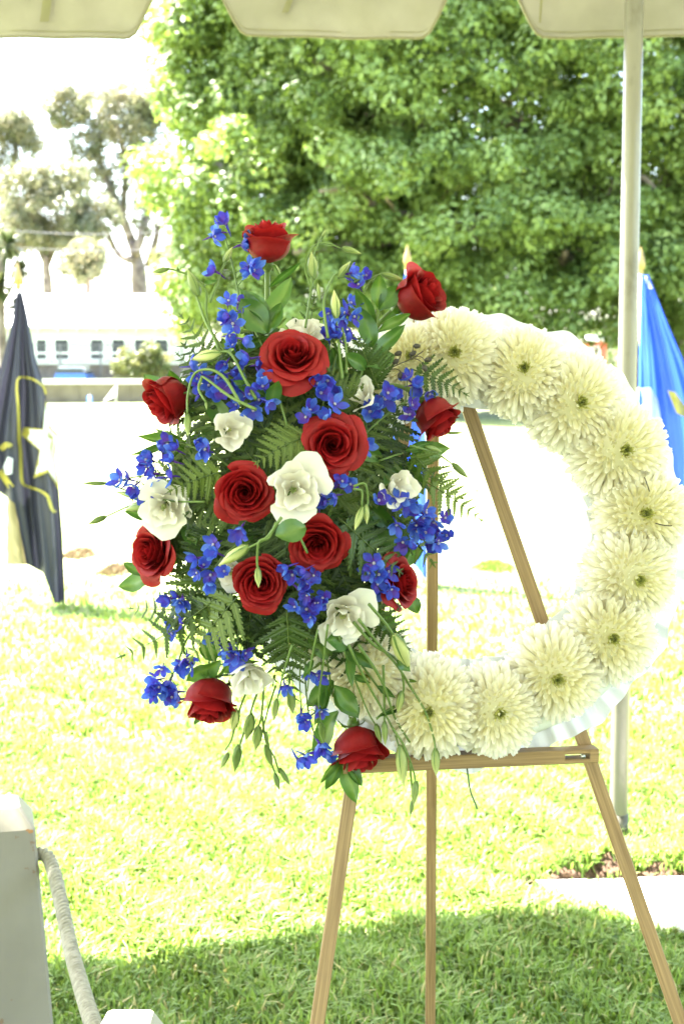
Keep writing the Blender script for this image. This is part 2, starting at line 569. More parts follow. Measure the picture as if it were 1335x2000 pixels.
# ------------------------------------------------------------------ grass blades
def blades(n, y0, y1, hmin, hmax, wmin, wmax, name, label, fine=True, margin=0.25):
    u = rs.uniform(0, 1, n)
    y = np.sqrt(y0 * y0 + u * (y1 * y1 - y0 * y0))
    half = y * 0.262 + margin
    x = rs.uniform(-1, 1, n) * half
    keep = ~(in_slab(x, y, 0.06) | (soil_band(x, y) & (rs.uniform(0, 1, n) < 0.93)))
    # little clearings and tufts
    nz = np.sin(x * 7.1 + 1.3) * np.sin(y * 6.3) + 0.6 * np.sin(x * 17 + y * 13)
    keep &= rs.uniform(-1.5, 1.5, n) < 1.1 + nz * 0.5
    keep &= rs.uniform(0, 1, n) < np.clip((10.5 - y) / 5.0, 0, 1)
    x, y, nz = x[keep], y[keep], nz[keep]
    n = len(x)
    h = rs.uniform(hmin, hmax, n) * (0.85 + 0.25 * np.clip(nz, -1, 1))
    w = rs.uniform(wmin, wmax, n)
    a = rs.uniform(0, 6.283, n)
    lean = rs.uniform(0.1, 1.15, n)
    fa = a + rs.normal(0, 0.5, n)
    dx, dy = np.cos(a), np.sin(a)
    sx, sy = -np.sin(fa), np.cos(fa)
    V = np.empty((n, 5, 3))
    z0 = -0.004
    b = np.stack([x, y, z0 + mound(x, y)], 1)
    sv = np.stack([sx, sy, np.zeros(n)], 1) * (w / 2)[:, None]
    mid = b + np.stack([dx * h * lean * 0.35, dy * h * lean * 0.35, h * 0.62], 1)
    tip = b + np.stack([dx * h * lean, dy * h * lean, h * (1.05 - 0.35 * lean)], 1)
    V[:, 0], V[:, 1] = b - sv, b + sv
    V[:, 2], V[:, 3] = mid + sv * 0.9, mid - sv * 0.9
    V[:, 4] = tip
    base = (np.arange(n) * 5)[:, None]
    # three triangles per blade
    F = np.concatenate([base + np.array([[0, 1, 2]]), base + np.array([[0, 2, 3]]), base + np.array([[3, 2, 4]])], 0)
    t = np.clip(rs.normal(0.45, 0.17, n) + 0.1 * nz, 0, 1)
    dry = rs.uniform(0, 1, n) < 0.05
    t[dry] = 1.0
    o = obj(name, np_mesh(name, V.reshape(-1, 3), F, M_grass, np.repeat(t, 5), smooth=True))
    tag(o, label, "grass", kind="stuff")


blades(120000, 2.95, 5.6, 0.035, 0.085, 0.005, 0.0095, "grass", "short green grass blades growing under the tent edge", margin=0.1)
blades(100000, 5.6, 11.0, 0.03, 0.075, 0.007, 0.018, "grass", "sunlit short grass beyond the tent", margin=0.3)

# dry clumps on the open lawn
for i, (px, py, wpx, lab) in enumerate([(965, 1110, 75, "small dry turf patch on the lawn seen through the wreath"),
                                        (155, 1085, 60, "thin dry turf strip on the lawn beside the black flag"),
                                        (225, 1117, 60, "brown dry turf patch left of the lower left rose")]):
    c0 = gnd(px, py)
    hw = wpx * c0.y / F_PX / 2
    n = 900
    x = rs.normal(0, hw * 0.5, n)
    y = rs.normal(0, 0.10, n)
    hh = rs.uniform(0.02, 0.07, n) * np.exp(-(x / hw) ** 2)
    a = rs.uniform(0, 6.28, n)
    V = np.empty((n, 3, 3))
    V[:, 0] = np.stack([c0.x + x - 0.012 * np.cos(a), c0.y + y - 0.012 * np.sin(a), np.zeros(n)], 1)
    V[:, 1] = np.stack([c0.x + x + 0.012 * np.cos(a), c0.y + y + 0.012 * np.sin(a), np.zeros(n)], 1)
    V[:, 2] = np.stack([c0.x + x + rs.normal(0, 0.02, n), c0.y + y, hh], 1)
    o = obj("dry_turf", np_mesh("dry_turf", V.reshape(-1, 3), np.arange(n * 3).reshape(-1, 3), M_dryturf if i else M_grass, np.full(n * 3, 0.25)))
    tag(o, lab, "dry turf", kind="stuff")

# ------------------------------------------------------------------ tent: roof, scalloped valance, pole
TY = 4.66
POST_A = at(28, 1590, 2.86)
POST_B = at(250, 1990, 1.97)
tent = thing("canopy_tent", "cream vinyl canopy tent with scalloped valance over the wreath", "tent", loc((0.89, 4.58, 0)))
zb = at(650, 73, TY).z          # bottom of the scallops
zn = zb + 0.19                  # top of the notches
ztop = zb + 0.28
per = 560 * TY / F_PX           # scallop period
x_first = at(365, 0, TY).x      # centre of the notch between the first two scallops


def val_bottom(x):
    if x < -1.2:  # unseen end left unscalloped to keep its cast shadow smooth
        return zb
    u = ((x - x_first) / per) % 1.0
    d = min(u, 1 - u) * per       # distance to the nearest notch centre
    a, b = 0.055, 0.195
    t = max(0.0, min(1.0, (d - a) / (b - a)))
    t = t * t * (3 - 2 * t) if t < 0.5 else 1 - (1 - t) ** 1.6 * 1.2 if t > 0.72 else t * t * (3 - 2 * t)
    return zn + (zb - zn) * max(0, min(1, t))


def val_y(x, z):  # unseen left end bent back to shape the shadow edge on the grass
    k = max(0.0, ztop - z) / 0.28
    return TY - 0.40 * max(0.0, -1.17 - x) + 0.012 * math.sin(x * 9 + 1.0) * k + 0.006 * math.sin(x * 27 + z * 15) * k + 0.01 * math.sin(x * 5 - z * 22) * k




def roof_z(y):
    return ztop + 0.9 * (1 - abs(y - 1.4) / 3.26) if y > 1.4 else ztop + 0.9 * (1 - (1.4 - y) / 9.4)


def vtop(x):
    return roof_z(TY - 0.40 * max(0.0, -1.17 - x)) + 0.004


xs = np.arange(-4.6, 5.6, 0.02)
g = MB()
rows = [[(x, val_y(x, z0 := vtop(x) + (val_bottom(x) - vtop(x)) * k / 8), z0) for x in xs] for k in range(9)]
g.grid(rows)
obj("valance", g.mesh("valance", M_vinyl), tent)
g = MB()
g.tube([(x, val_y(x, val_bottom(x)) - 0.001, val_bottom(x)) for x in xs], 0.0042, 6)
obj("hem_piping", g.mesh("hem_piping", M_vinyl_trim), tent)
g = MB()
g.grid([[(x, val_y(x, val_bottom(x)) - 0.0035, val_bottom(x) + d) for x in xs] for d in (0.017, 0.0205)])
obj("stitch_line", g.mesh("stitch_line", M_vinyl_trim), tent)
# hanging tie straps on the valance's inner face
for (xa, ya, xb, yb, w) in ((100, -60, 86, 42, 17), (588, -60, 556, 24, 12), (1060, -60, 1054, 44, 5)):
    pa, pb = at(xa, ya, TY - 0.03), at(xb, yb, TY - 0.03)
    ww = w * TY / F_PX
    g = MB()
    rows = []
    for k in range(7):
        p = pa.lerp(pb, k / 6) + Vector((0, -0.006 * math.sin(k * 0.9), 0))
        rows.append([p + Vector((-ww / 2, 0, 0)), p + Vector((0, -0.002, 0)), p + Vector((ww / 2, 0, 0))])
    g.grid(rows)
    obj("tie_strap", g.mesh("tie_strap", M_vinyl_trim), tent)
# roof: rises from the eave to a ridge; slits are added on its left to let sun onto the post tops
g = MB()


def roof_z(y):
    return ztop + 0.9 * (1 - abs(y - 1.4) / 3.26) if y > 1.4 else ztop + 0.9 * (1 - (1.4 - y) / 9.4)


def roof_patch(x0, x1, y0, y1):
    n = 8
    g.grid([[(x0 + (x1 - x0) * i / 6, y, roof_z(y)) for i in range(7)] for y in [y0 + (y1 - y0) * j / n for j in range(n + 1)]])


def roof_hit(p):
    y = p.y
    for _ in range(30):
        y = p.y + TO_SUN.y / TO_SUN.z * (roof_z(y) - p.z)
    return Vector((p.x + TO_SUN.x / TO_SUN.z * (roof_z(y) - p.z), y, 0))


ga, gb = roof_hit(POST_A) - Vector((0.04, 0, 0)), roof_hit(POST_B)
gd = (ga - gb).normalized()
gn = Vector((gd.y, -gd.x, 0)) * 0.11
q0, q1 = gb - gd * 0.16, ga + gd * 0.16      # ends of the added slit that lights the post tops


def sheet(poly):
    g.add([(p[0], p[1], roof_z(p[1])) for p in poly], [tuple(range(len(poly)))])


def gx(y, s_):
    k = (y - q0.y) / (q1.y - q0.y)
    return q0.x + (q1.x - q0.x) * k + gn.x * s_ / max(0.2, abs(gd.y))


hwid = 0.05 / abs(gd.y)
xc = -1.17 - (TY - q1.y) / 0.40
yc = TY - 0.40 * (4.6 - 1.17)
for (y0_, y1_) in ((-8.0, 1.4), (1.4, q0.y)):
    sheet([(-4.6, y0_), (5.6, y0_), (5.6, y1_), (-4.6, y1_)])
sheet([(xc, q1.y), (5.6, q1.y), (5.6, TY), (-1.17, TY)])
sheet([(-4.6, q0.y), (q0.x - hwid, q0.y), (q1.x - hwid, q1.y), (xc, q1.y), (-4.6, max(yc, q0.y + 0.01))])
sheet([(q0.x + hwid, q0.y), (5.6, q0.y), (5.6, q1.y), (q1.x + hwid, q1.y)])
ym0, ym1 = q0.y + 0.26, q1.y - 0.19           # strip closing the middle, leaving two added sun slits
sheet([(gx(ym0, 0) - hwid, ym0), (gx(ym0, 0) + hwid, ym0), (gx(ym1, 0) + hwid, ym1), (gx(ym1, 0) - hwid, ym1)])
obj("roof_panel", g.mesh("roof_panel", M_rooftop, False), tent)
# pole
pb_ = gnd(1206, 1648)
PX, PY = pb_.x, pb_.y
g = MB()
g.tube([(PX, PY, -0.02), (PX, PY, 0.1), (PX, PY, 1.2), (PX, PY, 2.2), (PX, PY, ztop - 0.06)], 0.0285, 24)
obj("pole", g.mesh("pole", M_pole), tent)
g = MB()
g.tube([(PX, PY, 0.0), (PX, PY, 0.006)], 0.055, 20)
g.tube([(PX, PY, 0.006), (PX, PY, 0.10)], 0.031, 20)
obj("pole_foot", g.mesh("pole_foot", M_dark), tent)
g = MB()
g.tube([(PX, PY, ztop - 0.06), (PX, PY, ztop + 0.0)], 0.034, 20)
g.box((PX, PY + 0.02, ztop - 0.03), (0.10, 0.07, 0.035))
obj("pole_bracket", g.mesh("pole_bracket", M_dark), tent)

# ------------------------------------------------------------------ rope barrier posts
P1Y, P2Y = 2.80, 1.93


def post(cx, cy, ztop_, w_top, w_bot, label, chip, turn=0.0):
    t = thing("barrier_post", label, "post", loc((cx, cy, 0)))
    ca, sa = math.cos(turn), math.sin(turn)
    g = MB()
    prof = [(0, w_bot), (ztop_ - 0.04, w_top), (ztop_ - 0.0, w_top * 0.62)]
    rows = []
    b = 0.006
    for z, w in prof:
        h = w / 2
        rows.append([(cx + sx * ca - sy * sa, cy + sx * sa + sy * ca, z) for sx, sy in ((-h + b, -h), (h - b, -h), (h, -h + b), (h, h - b), (h - b, h), (-h + b, h), (-h, h - b), (-h, -h + b))])
    g.grid(rows, closed=True)
    n = len(g.v)
    g.f.append(tuple(range(n - 8, n)))
    g.mi.append(0)
    obj("post_body", g.mesh("post_body", M_paint, False), t)
    if chip:
        g = MB()
        h = w_top / 2
        for (dx, dz, r) in ((h - 0.010, -0.043, 0.006), (h - 0.016, -0.040, 0.004)):
            c = Vector((cx, cy, ztop_ + dz)) + Matrix.Rotation(turn, 3, "Z") @ Vector((dx, -h - 0.0015, 0))
            ring = [c + Matrix.Rotation(turn, 3, "Z") @ Vector((r * math.cos(a) * random.uniform(0.8, 1.2), 0.0012 * 0, r * 0.7 * math.sin(a) * random.uniform(0.8, 1.2))) for a in [i * 0.7 for i in range(9)]]
            g.add(ring, [tuple(range(9))])
        obj("bare_chip", g.mesh("bare_chip", M_barewood, False), t)
    return t


pr = at(72, 1622, P1Y)
zt1 = at(40, 1589, P1Y).z
W1 = 0.15
post(pr.x - W1 / 2 - 0.024, P1Y + W1 / 2, zt1, W1, W1 + 0.075, "chipped white wooden post at the lower left with a rope on its side", True, math.radians(15))
c2 = at(240, 1991, P2Y)
post(c2.x, P2Y + 0.045, c2.z - 0.022, 0.108, 0.12, "white post top at the bottom edge where the rope ends", False)

# rope: three twisted strands
rp = [at(70, 1667, P1Y + 0.06), at(92, 1672, P1Y + 0.05), at(106, 1705, P1Y), at(120, 1765, P1Y - 0.1), at(138, 1850, P1Y - 0.24), at(160, 1930, P1Y - 0.42), at(186, 2010, P1Y - 0.62), at(215, 2060, P2Y + 0.14), at(236, 2062, P2Y + 0.06)]
rp = smooth_path(rp, 24)
rope = thing("barrier_rope", "thick cream twisted rope hanging from the white post", "rope", loc(rp[0]))
L = [0.0]
for i in range(1, len(rp)):
    L.append(L[-1] + (rp[i] - rp[i - 1]).length)
N = 520
cen = []
j = 0
for i in range(N):
    s = L[-1] * i / (N - 1)
    while j < len(L) - 2 and L[j + 1] < s:
        j += 1
    tt = (s - L[j]) / max(1e-9, L[j + 1] - L[j])
    cen.append(rp[j].lerp(rp[j + 1], tt))
for k in range(3):
    pts = []
    for i, c in enumerate(cen):
        t = (cen[min(i + 1, N - 1)] - cen[max(i - 1, 0)]).normalized()
        a1 = t.cross(Vector((0, 1, 0.2))).normalized()
        a2 = t.cross(a1)
        ang = L[-1] * i / (N - 1) / 0.034 * 2 * math.pi / 1.0 + k * 2 * math.pi / 3
        pts.append(c + (a1 * math.cos(ang) + a2 * math.sin(ang)) * 0.0094)
    g = MB()
    g.tube(pts, 0.0056, 8)
    obj("strand", g.mesh("strand", M_rope), rope)
g = MB()
g.tube(cen, 0.0068, 8)
obj("core", g.mesh("core", M_ropecore), rope)


# ------------------------------------------------------------------ foliage clouds (background trees)
def leaf_cloud(centers, radii, n_per, size, up_bias=0.25, flat=0.75, tone_mu=0.45, hang=0.0, aspect=0.5, shell=0.55):
    """rhombic leaves in clumps; returns arrays"""
    centers, radii = np.asarray(centers, float), np.asarray(radii, float)
    idx = np.repeat(np.arange(len(centers)), n_per)
    n = len(idx)
    d = rs.normal(0, 1, (n, 3))
    d /= np.linalg.norm(d, axis=1)[:, None]
    rr = (shell + (1 - shell) * rs.uniform(0, 1, n) ** 0.5)
    p = centers[idx] + d * np.array([1, 1, flat]) * (radii[idx] * rr)[:, None]
    nrm = d + np.array([0, 0, up_bias]) + rs.normal(0, 0.45, (n, 3))
    nrm /= np.linalg.norm(nrm, axis=1)[:, None]
    ax = rs.normal(0, 1, (n, 3)) + d * 0.8 + np.array([0, 0, -hang])
    ax -= nrm * (ax * nrm).sum(1)[:, None]
    ax /= np.linalg.norm(ax, axis=1)[:, None] + 1e-9
    bx = np.cross(nrm, ax)
    s = size * rs.uniform(0.65, 1.25, n)
    V = np.empty((n, 4, 3))
    V[:, 0] = p
    V[:, 1] = p + ax * (s * 0.5)[:, None] + bx * (s * aspect * 0.5)[:, None]
    V[:, 2] = p + ax * s[:, None] - nrm * (s * 0.15)[:, None]
    V[:, 3] = p + ax * (s * 0.5)[:, None] - bx * (s * aspect * 0.5)[:, None]
    ct = rs.normal(tone_mu, 0.17, len(centers))
    t = np.clip(ct[idx] + rs.normal(0, 0.1, n), 0, 1)
    return V.reshape(-1, 3), np.arange(n * 4).reshape(-1, 4), np.repeat(t, 4)


def limb(g, pts, r0, r1, n=8, jit=0.0):
    P = smooth_path([Vector(p) for p in pts], 4)
    if jit:
        P = [p + Vector((random.uniform(-jit, jit), random.uniform(-jit, jit), random.uniform(-jit, jit))) for p in P]
    k = len(P)
    g.tube(P, [r0 + (r1 - r0) * i / (k - 1) for i in range(k)], n)


# --- big fig tree
TYB = 56.0
tb = Vector((12.4, TYB, 0))
fig = thing("fig_tree", "large dense green fig tree filling the background on the right", "tree", loc(tb))
C0 = np.array([8.3, TYB, 12.2])
R0 = np.array([13.9, 10.5, 12.5])
C1 = np.array([-0.9, TYB - 1.0, 6.2])
R1 = np.array([5.3, 5.0, 5.0])
C2 = np.array([-2.6, TYB - 1.0, 15.2])
R2 = np.array([4.0, 5.0, 4.6])
cc, cr = [], []
tries = 0
while len(cc) < 3000 and tries < 200000:
    tries += 1
    d = rs.normal(0, 1, 3)
    d /= np.linalg.norm(d)
    if d[1] > 0.45:
        continue
    d = d * (abs(d[0]) ** 3.2 + abs(d[1]) ** 3.2 + abs(d[2]) ** 3.2) ** (-1 / 3.2)
    lob = 1 + 0.07 * math.sin(d[0] * 9 + d[2] * 5) + 0.06 * math.sin(d[2] * 13 + d[0] * 4 + 2)
    f = rs.choice([rs.uniform(0.90, 1.02), rs.uniform(0.72, 0.9), rs.uniform(0.45, 0.72)], p=[0.55, 0.25, 0.20])
    q = rs.uniform()
    p = C0 + d * R0 * f * lob if q < 0.80 else C1 + d * R1 * f * lob if q < 0.90 else C2 + d * R2 * f * lob
    low = 3.0 + 0.5 * math.sin(p[0] * 0.9) + 0.4 * math.sin(p[0] * 2.3 + 1)
    if p[2] < low or p[2] > 20.5:
        continue
    # holes in the crown where dark limbs show
    nz = math.sin(p[0] * 0.95 + 0.4 * p[2]) * math.sin(p[2] * 1.15 - 0.3 * p[0] + 1.0) + 0.5 * math.sin(p[0] * 2.1 + p[2] * 1.7)
    if f > 0.8 and nz < -0.72:
        continue
    r = rs.uniform(0.55, 1.15)
    if any((p[0] - q[0]) ** 2 + (p[1] - q[1]) ** 2 + (p[2] - q[2]) ** 2 < 0.45 for q in cc[-200:]):
        continue
    cc.append(p)
    cr.append(r)
for _ in range(260):
    d = rs.normal(0, 1, 3)
    d /= np.linalg.norm(d)
    p = C0 + np.array([0.5, 1.5, 0.5]) + d * R0 * rs.uniform(0.3, 0.62) * np.array([1.15, 0.5, 1.1])
    if 3.6 < p[2] < 20:
        cc.append(p)
        cr.append(1.7)
V, Fq, T = leaf_cloud(cc, cr, 215, 0.25, up_bias=0.6, flat=0.7, tone_mu=0.45, aspect=0.55, shell=0.6)
obj("crown", np_mesh("crown", V, Fq, M_fig, T), fig)
g = MB()
limb(g, [tb + Vector((0.1, 0, -0.2)), tb + Vector((0, 0, 2)), tb + Vector((-0.4, -0.2, 4.5)), tb + Vector((-1.4, -0.5, 7))], 1.15, 0.75, 14, 0.06)
obj("trunk", g.mesh("trunk", M_bark), fig)
ends = [(-17, -4, 9), (-15, -6, 13), (-12, -8, 7), (-12, -6, 16), (-8, -8, 11), (-6, -8, 18), (-3, -9, 8), (0, -8, 13), (3, -7, 9), (5, -6, 15), (-16, -1, 15), (-9, -3, 20), (-14, -7, 5.6), (-5, -8, 5.5), (8, -4, 11)]
for i, e in enumerate(ends):
    e = tb + Vector(e)
    s0 = tb + Vector((-0.5 - 0.07 * i, -0.3, 4.0 + 0.22 * i))
    m1 = s0.lerp(e, 0.35) + Vector((random.uniform(-1, 1), random.uniform(-0.6, 0.6), random.uniform(0.2, 1.4)))
    m2 = s0.lerp(e, 0.7) + Vector((random.uniform(-0.8, 0.8), random.uniform(-0.6, 0.6), random.uniform(-0.5, 0.9)))
    g = MB()
    limb(g, [s0, m1, m2, e], 0.5, 0.10, 8, 0.05)
    for q in range(7):
        a = m1.lerp(e, random.uniform(0.05, 0.9))
        b = a + Vector((random.uniform(-2.2, 1.4), random.uniform(-2.5, 0.3), random.uniform(-0.8, 2.0)))
        limb(g, [a, a.lerp(b, 0.5) + Vector((0, 0, random.uniform(-0.3, 0.5))), b], 0.17, 0.05, 6, 0.03)
    obj("limb", g.mesh("limb", M_bark), fig)


hbx = at(1150, 700, 97)
shade_foliage = thing("shade_foliage", "added dark foliage standing for the shade behind the fig tree and the red shed", "shade_foliage", loc((hbx.x, 97, 0)))
hc = [(x, 97 + random.uniform(-1, 1), z) for x in np.arange(6, 30, 0.8) for z in (0.8, 2.0, 3.3, 4.6)]  # made-up foliage row that fills the dark shaded strip
V, Fq, T = leaf_cloud(np.array(hc), [1.0] * len(hc), 130, 0.34, up_bias=0.5, flat=0.8, tone_mu=0.2, shell=0.5)
obj("foliage", np_mesh("foliage", V, Fq, M_fig, T), shade_foliage)


# --- gum trees, far left
def px_tree(name, label, cat, Y, trunk, limbs, blobs, M, size, n_per, group, hang=0.6, rpx=(9, 22), aspect=0.35):
    base = at(trunk[0][0], trunk[0][1], Y)
    base.z = 0
    t = thing(name, label, cat, loc(base), group)
    g = MB()
    pts = [base] + [at(x, y, Y) for x, y, *_ in trunk]
    w = trunk[0][2] * Y / F_PX / 2 * 1.35
    limb(g, pts, w * 1.15, trunk[-1][2] * Y / F_PX / 2 * 1.35, 8, 0.02)
    obj("trunk", g.mesh("trunk", M_gumbark), t)
    for l in limbs:
        g = MB()
        limb(g, [at(x, y, Y + random.uniform(-1, 1)) for x, y, *_ in l], l[0][2] * Y / F_PX / 2 * 2.0, l[-1][2] * Y / F_PX / 2 * 2.4, 6, 0.03)
        obj("limb", g.mesh("limb", M_gumbark), t)
    cs, rr = [], []
    k = Y / F_PX
    for (cx, cy, rx, ry, n) in blobs:
        for _ in range(n):
            a, q = random.uniform(0, 6.283), math.sqrt(random.random())
            p = at(cx + rx * q * math.cos(a), cy + ry * q * math.sin(a), Y + random.uniform(-1, 1) * rx * k * 0.8)
            if p.z < 0.5:
                continue
            cs.append(p)
            rr.append(random.uniform(*rpx) * k)
    V, Fq, T = leaf_cloud(np.array([tuple(c) for c in cs]), rr, n_per, size, up_bias=0.2, flat=0.9, tone_mu=0.5, hang=hang, aspect=aspect, shell=0.2)
    obj("crown", np_mesh("crown", V, Fq, M, T), t)
    return t


px_tree("gum_tree", "tall sparse gum tree forking above the right end of the white house", "tree", 112,
        [(272, 560, 26), (268, 510, 20), (256, 470, 12)],
        [[(258, 475, 11), (238, 420, 8), (205, 340, 5), (180, 260, 3)], [(264, 500, 10), (282, 440, 8), (296, 360, 5), (300, 280, 3)], [(256, 508, 8), (228, 492, 6), (205, 440, 4)], [(240, 420, 7), (245, 330, 5), (228, 240, 3)], [(290, 520, 9), (304, 470, 7), (312, 430, 4)]],
        [(230, 215, 78, 58, 150), (130, 205, 45, 42, 70), (285, 290, 50, 80, 90), (180, 300, 55, 50, 60), (300, 210, 30, 50, 24), (215, 380, 45, 45, 26), (290, 420, 28, 38, 20)], M_gum, 0.36, 62, "gum trees far behind the lawn")
px_tree("gum_tree", "low spreading gum tree left of the forked one, trunk behind the house roof", "tree", 104,
        [(94, 575, 15), (92, 540, 12), (88, 500, 10)],
        [[(90, 510, 9), (70, 460, 6), (50, 410, 3)], [(90, 515, 9), (118, 450, 6), (135, 400, 3)]],
        [(95, 430, 90, 58, 130), (60, 360, 60, 40, 60), (150, 460, 55, 45, 60), (30, 440, 45, 55, 50), (120, 350, 50, 40, 40), (190, 420, 40, 40, 30), (150, 510, 40, 30, 20)], M_gum, 0.36, 62, "gum trees far behind the lawn")
px_tree("gum_tree", "small drooping gum tree with foliage down to the roof ridge", "tree", 98,
        [(173, 590, 10), (172, 540, 7), (168, 500, 5)],
        [[(172, 545, 6), (150, 500, 4), (145, 480, 2)], [(172, 540, 6), (192, 500, 4), (196, 480, 2)]],
        [(170, 505, 36, 42, 50)], M_gum, 0.40, 50, "gum trees far behind the lawn")
px_tree("gum_tree", "thin tall gum tree at the left edge of the photo", "tree", 120,
        [(-2, 575, 16), (2, 480, 11), (12, 380, 8)],
        [[(12, 380, 7), (30, 300, 5), (38, 240, 3)], [(8, 400, 6), (-20, 300, 4), (-25, 250, 2)]],
        [(25, 245, 42, 32, 80), (60, 285, 28, 28, 24), (-25, 300, 35, 60, 30), (15, 330, 34, 34, 20)], M_gum, 0.36, 60, "gum trees far behind the lawn")
px_tree("shrub", "tan and yellow-green shrub rising behind the right end of the house", "shrub", 100,
        [(345, 640, 6), (345, 600, 5), (345, 560, 4)], [],
        [(345, 540, 40, 60, 60), (365, 610, 35, 45, 40), (325, 500, 22, 30, 14)], M_bushl, 0.40, 60, None, hang=0.1)
px_tree("shrub", "light yellow-green bush in front of the white house windows", "shrub", 80,
        [(272, 745, 5), (272, 730, 4), (272, 715, 3)], [],
        [(255, 715, 38, 24, 36), (300, 705, 30, 34, 34), (250, 690, 12, 14, 4)], M_bushl, 0.28, 60, None, hang=0.0, rpx=(6, 12))

# --- palm-like tree, left edge
pbase = at(8, 600, 62)
pbase.z = 0
yt = thing("palm_tree", "spiky light green palm tree behind the black flag", "tree", loc(pbase))
g = MB()
limb(g, [pbase, at(4, 640, 62), at(2, 540, 62)], 0.22, 0.14, 8, 0.02)
obj("trunk", g.mesh("trunk", M_gumbark), yt)
for (px, py, r) in ((14, 480, 46), (40, 528, 34), (-6, 560, 44), (34, 598, 26), (-20, 470, 40)):
    c = at(px, py, 62 + random.uniform(-1, 1))
    g = MB()
    g.tube([at(3, 600, 62), c], 0.07, 6, tone=0.2)
    for q in range(90):
        d = Vector((random.gauss(0, 1), random.gauss(0, 1), random.gauss(0.25, 0.8))).normalized()
        ln = r * 62 / F_PX * random.uniform(0.7, 1.1)
        sd = d.cross(Vector((0, 0, 1))).normalized() * 0.11
        m_ = c + d * ln * 0.55
        e = c + d * ln + Vector((0, 0, -0.15 * ln))
        tn = random.uniform(0.2, 0.9)
        g.add([c, m_ - sd, m_ + sd, e], [(0, 1, 2), (1, 3, 2)], tn)
    obj("frond_head", g.mesh("frond_head", M_yucca, False), yt)

# ------------------------------------------------------------------ house, fence, wall, car far left
HY = 86.0
k86 = HY / F_PX
hx0, hx1 = at(-60, 700, HY).x, at(362, 700, HY).x
zeave, zridge = at(200, 637, HY).z, at(200, 574, HY + 4).z
hb = Vector((hx0, HY, 0))
house = thing("white_house", "long white house with pale hipped roof and a row of windows", "house", loc(hb))
depth = 8.0
win_px = [(28, 58), (69, 93), (105, 136), (175, 204), (217, 246), (261, 289), (301, 330)]
zw0, zw1 = at(200, 704, HY).z, at(200, 661, HY).z
g = MB()
# front wall built round the window openings
edges = [hx0] + [v for a, b in win_px for v in (at(a, 690, HY).x, at(b, 690, HY).x)] + [hx1]
zpl = at(200, 712, HY).z
for i in range(len(edges) - 1):
    a, b = edges[i], edges[i + 1]
    if i % 2 == 0:
        g.box(((a + b) / 2, HY + 0.1, (zpl + zeave) / 2), (b - a, 0.2, zeave - zpl))
    else:
        g.box(((a + b) / 2, HY + 0.1, (zpl + zw0) / 2), (b - a, 0.2, zw0 - zpl))
        g.box(((a + b) / 2, HY + 0.1, (zw1 + zeave) / 2), (b - a, 0.2, zeave - zw1))
g.box((hx1 - 0.1, HY + 0.2 + depth / 2, (zpl + zeave) / 2), (0.2, depth, zeave - zpl))
g.box((hx0 + 0.1, HY + 0.2 + depth / 2, (zpl + zeave) / 2), (0.2, depth, zeave - zpl))
g.box(((hx0 + hx1) / 2, HY + depth + 0.3, (zpl + zeave) / 2), (hx1 - hx0, 0.2, zeave - zpl))
obj("wall", g.mesh("wall", M_wallp, False), house)
g = MB()
g.box(((hx0 + hx1) / 2, HY + depth / 2 + 0.15, zpl / 2), (hx1 - hx0 - 0.1, depth, zpl))
obj("plinth", g.mesh("plinth", M_plinth, False), house)
ov = 0.55
ex0, ex1, ey0, ey1 = hx0 - ov, hx1 + ov, HY - ov, HY + depth + ov + 0.4
rx0, rx1, ry = hx0 + 2.0, at(325, 574, HY + 4).x, (ey0 + ey1) / 2
g = MB()
g.add([(ex0, ey0, zeave), (ex1, ey0, zeave), (ex1, ey1, zeave), (ex0, ey1, zeave), (rx0, ry, zridge), (rx1, ry, zridge),
       (ex0, ey0, zeave - 0.12), (ex1, ey0, zeave - 0.12), (ex1, ey1, zeave - 0.12), (ex0, ey1, zeave - 0.12)],
      [(0, 1, 5, 4), (1, 2, 5), (2, 3, 4, 5), (3, 0, 4), (6, 7, 1, 0), (7, 8, 2, 1), (8, 9, 3, 2), (9, 6, 0, 3), (9, 8, 7, 6)])
roof_o = obj("roof", g.mesh("roof", M_roof, False), house)
raf = MB()
raf.box((0, 0, 0), (0.12, 0.5, 0.16))
raf_me = raf.mesh("rafter_end", M_wallp, False)
for px in range(40, 360, 38):
    obj("rafter_end", raf_me, roof_o, loc((at(px, 640, HY).x, HY - 0.27, zeave - 0.21)))
for a, b in win_px:
    xa, xb = at(a, 690, HY).x, at(b, 690, HY).x
    g = MB()
    t = 0.07
    ym = HY + 0.07
    g.box((xa + t / 2, ym, (zw0 + zw1) / 2), (t, 0.1, zw1 - zw0))
    g.box((xb - t / 2, ym, (zw0 + zw1) / 2), (t, 0.1, zw1 - zw0))
    g.box(((xa + xb) / 2, ym, zw0 + t / 2), (xb - xa - 2 * t, 0.1, t))
    g.box(((xa + xb) / 2, ym, zw1 - t / 2), (xb - xa - 2 * t, 0.1, t))
    zm = zw0 + (zw1 - zw0) * 0.34
    g.box(((xa + xb) / 2, ym - 0.01, zm), (xb - xa - 2 * t, 0.08, t * 1.3))
    wf = obj("window", g.mesh("window", M_whitep, False), house)
    g = MB()
    g.box(((xa + xb) / 2, ym + 0.05, (zw0 + zw1) / 2), (xb - xa - 2 * t, 0.02, zw1 - zw0 - 2 * t))
    obj("pane", g.mesh("pane", M_glass, False), wf)

